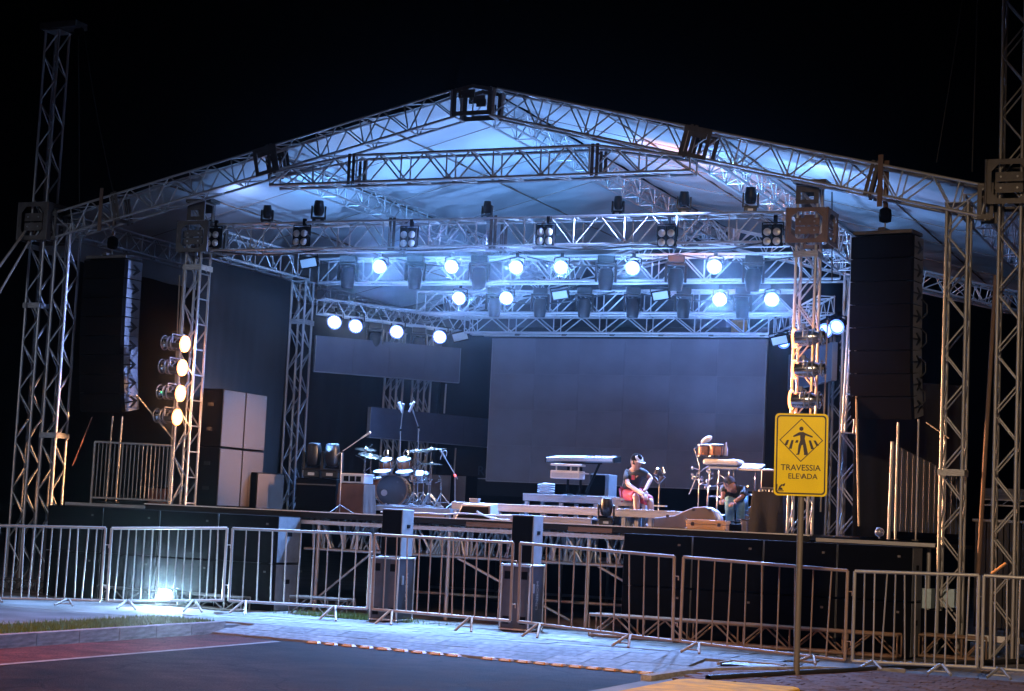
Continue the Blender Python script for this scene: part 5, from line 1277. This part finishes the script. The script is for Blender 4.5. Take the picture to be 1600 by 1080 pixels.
# ================================================================== CROWD BARRIERS
BARR = [((-6.6, -3.70, 1.24), (-4.42, -2.92, 1.30), 16, (.33, .79), STEEL, 'steel crowd barrier at the left edge of the photo, before the left tower pair'),
        ((-4.33, -2.88, 1.30), (-2.86, -2.02, 1.38), 13, (.18, .75), STEEL, 'steel crowd barrier with the bright ground floodlight behind it'),
        ((-2.76, -2.00, 1.38), (-.47, -1.90, 1.40), 9, (.12, .77), STEEL, 'steel crowd barrier before the left end of the open scaffold'),
        ((-.39, -1.90, 1.40), (1.92, -2.18, 1.39), 11, (.15, .73), WARMRAIL, 'warm toned crowd barrier between the two front fill speakers'),
        ((2.05, -2.20, 1.39), (4.55, -2.98, 1.33), 10, (.15, .74), WARMRAIL, 'warm toned crowd barrier just left of the sign, nearest the road studs'),
        ((4.65, -3.00, 1.33), (6.90, -3.48, 1.28), 9, (.12, .82), WARMRAIL, 'tan lit crowd barrier crossed by the sign post'),
        ((7.00, -3.50, 1.28), (8.46, -3.40, 1.31), 11, (.17, .72), STEEL, 'grey crowd barrier before the left one of the right tower pair'),
        ((8.52, -3.42, 1.31), (10.3, -3.30, 1.30), 12, (.12, .8), STEEL, 'grey crowd barrier at the right edge of the photo')]
for p0, p1, nb, feet, m, lab in BARR:
    p0, p1 = V(p0), V(p1); h = 1.08
    d = p1-p0; L = d.length; t = thing('crowd_barrier', lab, 'barrier', group='crowd barriers before the stage', mtx=Matrix.Translation((p0.x, p0.y, 0)) @ Matrix.Rotation(math.atan2(d.y, d.x), 4, 'Z') @ Matrix.Rotation(random.uniform(-.03, .03), 4, 'X'))
    zt0, zt1 = p0.z, p1.z; LL = math.hypot(d.x, d.y)
    zt = lambda f: zt0+(zt1-zt0)*f
    tube(t, 'top_rail', (0, 0, zt0), (LL, 0, zt1), .021, m); tube(t, 'bottom_rail', (0, 0, zt0-h), (LL, 0, zt1-h), .021, m)
    tube(t, 'end_post', (0, 0, zt0-h), (0, 0, zt0), .021, m); tube(t, 'end_post', (LL, 0, zt1-h), (LL, 0, zt1), .021, m)
    for i in range(nb):
        f = (i+1)/(nb+1); bx = random.gauss(0, .009)
        tube(t, 'bar', (f*LL+bx, 0, zt(f)-h), (f*LL-bx, random.uniform(-.006, .006), zt(f)), .0105, m, 6)
    for k in range(2):
        z = zt(1)-(.25+.6*k); tube(t, 'hook', (LL, 0, z), (LL+.07, 0, z), .009, m, 6); tube(t, 'hook', (LL+.07, 0, z), (LL+.07, 0, z-.05), .009, m, 6)
    for f in feet:
        x = f*LL; zb = zt(f)-h
        for sx in (-1, 1): tube(t, 'foot', (x+sx*.015, -.02, zb+.01), (x+sx*.135, -.22, PT+.015), .019, m, 6)
        tube(t, 'foot_tie', (x-.085, -.14, zb*.4+PT*.6), (x+.085, -.14, zb*.4+PT*.6), .009, m, 6)
# barrier standing on the left side deck, and the sheeted one on the right deck
t = thing('crowd_barrier', 'warm lit barrier standing on the left side deck between the towers and the front post', 'barrier', (-7.08, .3, S-.03)); L = 1.58; h = 1.0
tube(t, 'top_rail', (0, 0, h+.06), (L, 0, h+.03), .02, STEEL); tube(t, 'bottom_rail', (0, 0, .1), (L, 0, .1), .02, STEEL)
tube(t, 'end_post', (0, 0, .0), (0, 0, h+.06), .024, STEEL); tube(t, 'end_post', (L, 0, .0), (L, 0, h+.03), .022, STEEL)
for i in range(18): tube(t, 'bar', ((i+1)*L/19, 0, .1), ((i+1)*L/19, 0, h+.05), .0105, STEEL, 6)
t = thing('sheet_screen', 'ribbed steel sheet screen with orange lit front edge on the right side deck', 'screen', (6.58, .5, S))
mtS = Matrix.Rotation(R(32), 4, 'Z')
tube(t, 'edge_post', (0, 0, 0), (.02, 0, 1.40), .026, STEEL)
for i in range(26):
    x = .06+i*.042; zt_ = 1.36-.018*i; c = mtS @ V((x, .004*(i % 2), .12+(zt_-.12)/2)); slab(t, 'rib', c, (.030, .02+.014*(i % 2), zt_-.12), CORR, mtS)
t = thing('loudspeaker_box', 'brown box on the left side deck beside the barrier', 'box', (-5.95, .55, S)); MB().box((0, .12, .14), (.30, .24, .28)).build('body', BOXBROWN, t, bevel=.03); slab(t, 'lid', (0, .12, .29), (.31, .25, .02), BLACK)
for i, (x, lab) in enumerate(((-6.86, 'left of two slim tubes rising behind the left deck barrier'), (-6.66, 'right of two slim tubes rising behind the left deck barrier'))):
    t = thing('support_tube', lab, 'pole', (x, .42, S)); tube(t, 'tube', (0, 0, 0), (.02, 0, 1.48), .017, STEEL); slab(t, 'base', (0, 0, .006), (.09, .09, .012), PLATE)
for i, (u, y, zt_, lab) in enumerate(((1400, .35, 3.35, 'left of two slim tubes behind the right speaker array'), (1432, .35, 3.4, 'right of two slim tubes behind the right speaker array'))):
    t = thing('support_tube', lab, 'pole', (X(u, y), y, S)); tube(t, 'tube', (0, 0, 0), (0, 0, zt_-S), .019 if i == 0 else .014, STEEL); slab(t, 'base', (0, 0, .006), (.09, .09, .012), PLATE)
p = at(1374, 832, .4); t = thing('small_lamp', 'small chrome lamp on the right side deck', 'lamp', (p.x, .4, S)); MB().ball((0, 0, .10), .07, 14, 8).build('reflector', CHROME, t, smooth=True); tube(t, 'stem', (0, 0, 0), (0, 0, .05), .015, CHROME)
t = thing('crate', 'pale blue crates stacked under the right side deck', 'crate', (X(1450, .2), .2, PT))
p = at(1450, 935, .2); slab(t, 'crate_body', (-.05, 0, p.z-PT), (.30, .3, .27), CRATE); slab(t, 'crate_body', (.30, .1, p.z-PT+.02), (.2, .3, .25), CRATE); slab(t, 'pallet', (.05, 0, (p.z-PT-.15)/2), (.7, .5, p.z-PT-.16), BLACK); slab(t, 'crate_lid', (.05, -.08, p.z-PT-.19), (.38, .2, .05), CRATE)

# ================================================================== SIGN
sp = V((6.77, -5.28, PT)); pc_ = at(1253, 711, -5.28); SR = R(6)
t = thing('warning_sign', 'yellow raised crossing warning sign with a walking figure on a grey post', 'sign', sp)
lx = pc_.x-sp.x; lz = pc_.z-sp.z
pm = Matrix.Translation((lx, -.045, lz)) @ Matrix.Rotation(SR, 4, 'Z') @ Matrix.Rotation(R(-.6), 4, 'Y')
tube(t, 'post', (-.005, 0, -.1), (lx, .01, lz+.40), .036, GREYP, 14)
def rr(w, h, r, n=5):
    o = []
    for cx_, cz_, a0 in ((w-r, h-r, 0), (-w+r, h-r, 90), (-w+r, -h+r, 180), (w-r, -h+r, 270)):
        for i in range(n+1): a = R(a0+90*i/n); o.append((cx_+r*math.cos(a), cz_+r*math.sin(a)))
    return o
W_, H_ = .302, .468
MB().prism(rr(W_, H_, .05), .004, pm).build('panel', SIGNY, t)
MB().prism(rr(W_-.002, H_-.002, .05), .003, pm @ Matrix.Translation((0, .0045, 0))).build('back', GREYP, t)
MB().ring(rr(W_-.020, H_-.020, .042), rr(W_-.036, H_-.036, .032), .0015, pm @ Matrix.Translation((0, -.0045, 0))).build('border', SIGNB, t)
dm = pm @ Matrix.Translation((0, -.0045, .165))
dia = lambda a: [(0, -a), (a, 0), (0, a), (-a, 0)]
MB().ring(dia(.248), dia(.234), .0015, dm).build('diamond_outline', SIGNB, t)
fig = MB()
fig.prism([(math.cos(a)*.024, .130+math.sin(a)*.024) for a in [2*math.pi*i/16 for i in range(16)]], .0015, dm)
fig.prism([(-.020, .092), (.022, .094), (.036, .086), (.128, .048), (.132, .036), (.122, .032), (.046, .056), (.040, .02), (.062, -.07), (.080, -.15), (.066, -.168), (.034, -.168), (.036, -.155), (.020, -.05), (.004, -.062), (-.018, -.165), (-.052, -.168), (-.054, -.158), (-.038, -.150), (-.030, -.06), (-.010, .0), (-.014, .056), (-.084, .034), (-.094, .040), (-.090, .050), (-.034, .086)], .0015, dm)
for a in ((-.150, .0, -.182, -.06), (-.098, .0, -.130, -.10), (-.045, .0, -.060, -.03), (.096, .0, .128, -.10), (.150, .0, .184, -.06)):
    x0, z0, x1, z1 = a; fig.prism([(x0-.012, z0), (x0+.014, z0), (x1+.020 if x1 > 0 else x1+.024, z1), (x1-.014 if x1 > 0 else x1-.010, z1)], .0015, dm)
fig.build('pedestrian_symbol', SIGNB, t)
text_mesh('TRAVESSIA', .094, SIGNB, .0016, pm @ Matrix.Translation((0, -.0052, -.150)) @ FRONT, t)
text_mesh('ELE', .086, SIGNB, .0016, pm @ Matrix.Translation((-.078, -.0052, -.247)) @ FRONT, t)
text_mesh('V', .086, SIGNW, .0016, pm @ Matrix.Translation((.012, -.0052, -.247)) @ FRONT, t)
text_mesh('ADA', .086, SIGNB, .0016, pm @ Matrix.Translation((.103, -.0052, -.247)) @ FRONT, t)
lg = MB()
lm_ = pm @ Matrix.Translation((-.225, -.0045, -.375))
for poly in ([(-.045, -.03), (-.035, -.03), (-.032, .035), (-.044, .035)], [(-.03, -.03), (.03, -.03), (.02, -.005), (-.015, .0)], [(-.02, .0), (.01, .035), (.03, .03), (.0, -.005)], [(.02, .03), (.055, .05), (.05, .02), (.03, .012)], [(-.05, -.045), (.04, -.045), (.04, -.036), (-.05, -.036)]): lg.prism(poly, .0015, lm_)
lg.build('small_emblem', SIGNB, t)
for z in (.3, -.3): slab(t, 'bracket', (lx, -.02, lz+z), (.12, .03, .04), GREYP)

# ================================================================== RIGHT BACKGROUND, ROPES
t = thing('hoarding', 'grey corrugated steel hoarding far right behind the towers', 'fence', (6.9, 9.0, 0))
for i in range(60):
    slab(t, 'rib', (-.4+i*.105, .012*(i % 2), PT+1.0), (.085, .03, 1.95), CORR)
slab(t, 'cap_rail', (2.7, 0, 2.11), (6.4, .06, .05), STEEL)
t = thing('tent_beam', 'pale roof edge of a far stall seen between the right towers', 'beam', (6.0, 14.0, 0))
slab(t, 'fascia', (1.6, 0, 2.75), (3.6, .1, .22), KERB); slab(t, 'lower_truss_rail', (1.6, 0, 2.50), (3.6, .05, .03), ALU); slab(t, 'upper_truss_rail', (1.6, -.01, 2.62), (3.6, .05, .03), ALU)
for i in range(12): tube(t, 'brace', (-.1+i*.3, 0, 2.50), (.05+i*.3, 0, 2.62), .01, ALU, 6)
for x in (0, 3.2): tube(t, 'leg', (x, .05, PT), (x, .05, 2.65), .04, ALU)
t = thing('striped_plank', 'low plank with pale blocks behind the right barriers', 'plank', (8.2, .6, PT))
slab(t, 'plank', (.4, 0, .25), (2.4, .03, .10), CLOTH)
for i in range(11): slab(t, 'pale_block', (-.65+i*.2, -.018, .25), (.13, .012, .085), WHITE)
for x in (-.5, 1.3): slab(t, 'foot', (x, .03, .1), (.06, .05, .2), BLACK)

def rope(name, lab, a, b, r, m, sag=0, grp='ropes and cables of the towers', cat='rope'):
    a, b = V(a), V(b); pts = [a+(b-a)*f-V((0, 0, sag*4*f*(1-f))) for f in [i/6 for i in range(7)]]
    return cable(name, lab, pts, r, m, cat, grp)
rope('guy_strap', 'upper pale guy strap running down left from the tall left tower', (-8.45, 0, 6.62), at(-40, 470, -1.5), .022, ROPE)
rope('guy_strap', 'lower pale guy strap running down left from the tall left tower', (-8.45, 0, 6.36), at(-14, 480, -1.5), .018, ROPE)
rope('hoist_cable', 'dark cable hanging from the head of the tall left tower', (-7.82, 0, 9.88), (-7.60, .1, 6.7), .012, CABLE)
rope('hoist_cable', 'thin dark line running slack from the tower head to the roof beam', (-7.70, 0, 9.88), (-6.9, .1, 7.0), .008, CABLE, .15)
rope('hoist_cable', 'dark cable hanging from the rightmost tower head to the roof beam', (7.75, 0, 10.5), (7.7, .1, 6.9), .012, CABLE)
rope('hoist_cable', 'thin dark line running slack from the rightmost tower head', (7.65, 0, 10.5), (7.2, .1, 7.05), .008, CABLE, .15)
rope('array_guy', 'pale rope from the foot of the left speaker array to the left front post', at(213, 617, -.1), at(274, 690, .3), .014, ROPE)
rope('array_guy', 'pink rod leaning beside the left tower pair', at(144, 652, .1), at(113, 728, .1), .012, BOXBROWN)
rope('hanging_cable', 'long pale cable hanging left of the right speaker array', at(1334, 425, .2), at(1342, 822, .2), .016, ROPE, .0)
rope('hanging_cable', 'thin pale cable hanging beside the right front post', at(1293, 500, .5), at(1282, 800, .5), .012, ROPE)
rope('hanging_cable', 'bundle cable down the back of the left front post', at(288, 420, .7), at(262, 780, .7), .018, ROPE, .02)
rope('hanging_cable', 'second cable down the back of the left front post', at(281, 430, .75), at(272, 640, .75), .012, ROPE, .05)
rope('hanging_cable', 'pale tube hanging near the rear of the right front post', at(1300, 300, .6), at(1300, 440, .6), .010, CABLE)
rope('brace_rod', 'dark diagonal pole between the right tower pair', at(1556, 430, .2), at(1528, 900, .2), .03, STRAPD)
rope('brace_wire', 'thin wire running up to the left one of the right tower pair', at(1447, 660, .1), at(1483, 685, .05), .008, ROPE)
cable('ground_cable', 'thick black cable along the pavement past the sign post', [atz(u, v, PT+.02) for u, v in ((1106, 1060), (1150, 1057), (1230, 1052), (1330, 1048), (1440, 1040), (1560, 1034), (1640, 1032))], .035, CABLE)
for k, (x0, x1, y, z, sg, lab) in enumerate(((-4.9, -2.6, .16, 5.99, .10, 'black cable looping under the left end of the front lighting truss'), (-2.4, .4, .16, 5.99, .07, 'black cable looping under the front lighting truss left of centre'), (.9, 3.0, .16, 5.98, .09, 'black cable looping under the front lighting truss right of centre'), (2.9, 4.8, .15, 5.97, .13, 'black cable looping under the right end of the front lighting truss'), (-3.2, -.8, 3.7, 6.36, .16, 'black cable drooping along the left of the upper rear truss'), (-.6, 2.2, 3.7, 6.36, .20, 'black cable drooping along the middle of the upper rear truss'), (2.2, 4.6, 3.7, 6.36, .15, 'black cable drooping along the right of the upper rear truss'), (-2.4, .6, 5.0, 5.9, .22, 'black cable drooping along the left of the lower rear truss'), (.9, 3.6, 5.0, 5.9, .18, 'black cable drooping along the right of the lower rear truss'))):
    rope('truss_cable', lab, (x0, y, z), (x1, y, z), .014, CABLE, sg, 'power cables on the trusses', 'cable')
t = thing('dropped_brace', 'short tube with orange light in its colour, tied across the rightmost tower', 'pole', at(1549, 897, -.2)); tube(t, 'tube', (0, 0, 0), at(1572, 880, -.2)-at(1549, 897, -.2), .02, ORANGEC)  # orange light on the tube is put into its colour
o = MB().box((0, 0, 0), (.30, .006, .22)).build('amber_reflection_board', mat('amber_reflection', (.35, .17, .05), .4, 0, .4, 25)); o.matrix_basis = Matrix.Translation(at(1155, 510, 6.5)); props(o, 'small board coloured as an amber reflection behind the right end of the screen truss', 'board')  # amber reflection painted as the colour of a small board

# ================================================================== HAZE VOLUME ADDED FOR THE LAMP HALOS
hz = MB().box((0, 0, 0), (400, 400, 16)).build('haze', BLACK); hz.data.materials.clear()
hm = bpy.data.materials.new('haze'); hm.use_nodes = True; hn = hm.node_tree
hn.nodes.remove(hn.nodes['Principled BSDF']); pv = hn.nodes.new('ShaderNodeVolumePrincipled'); pv.inputs['Color'].default_value = (.85, .9, 1, 1); pv.inputs['Density'].default_value = .0012; pv.inputs['Anisotropy'].default_value = .985
hn.links.new(pv.outputs[0], hn.nodes['Material Output'].inputs['Volume']); hz.data.materials.append(hm); hz.location = (0, 0, 7); hz['kind'] = 'stuff'
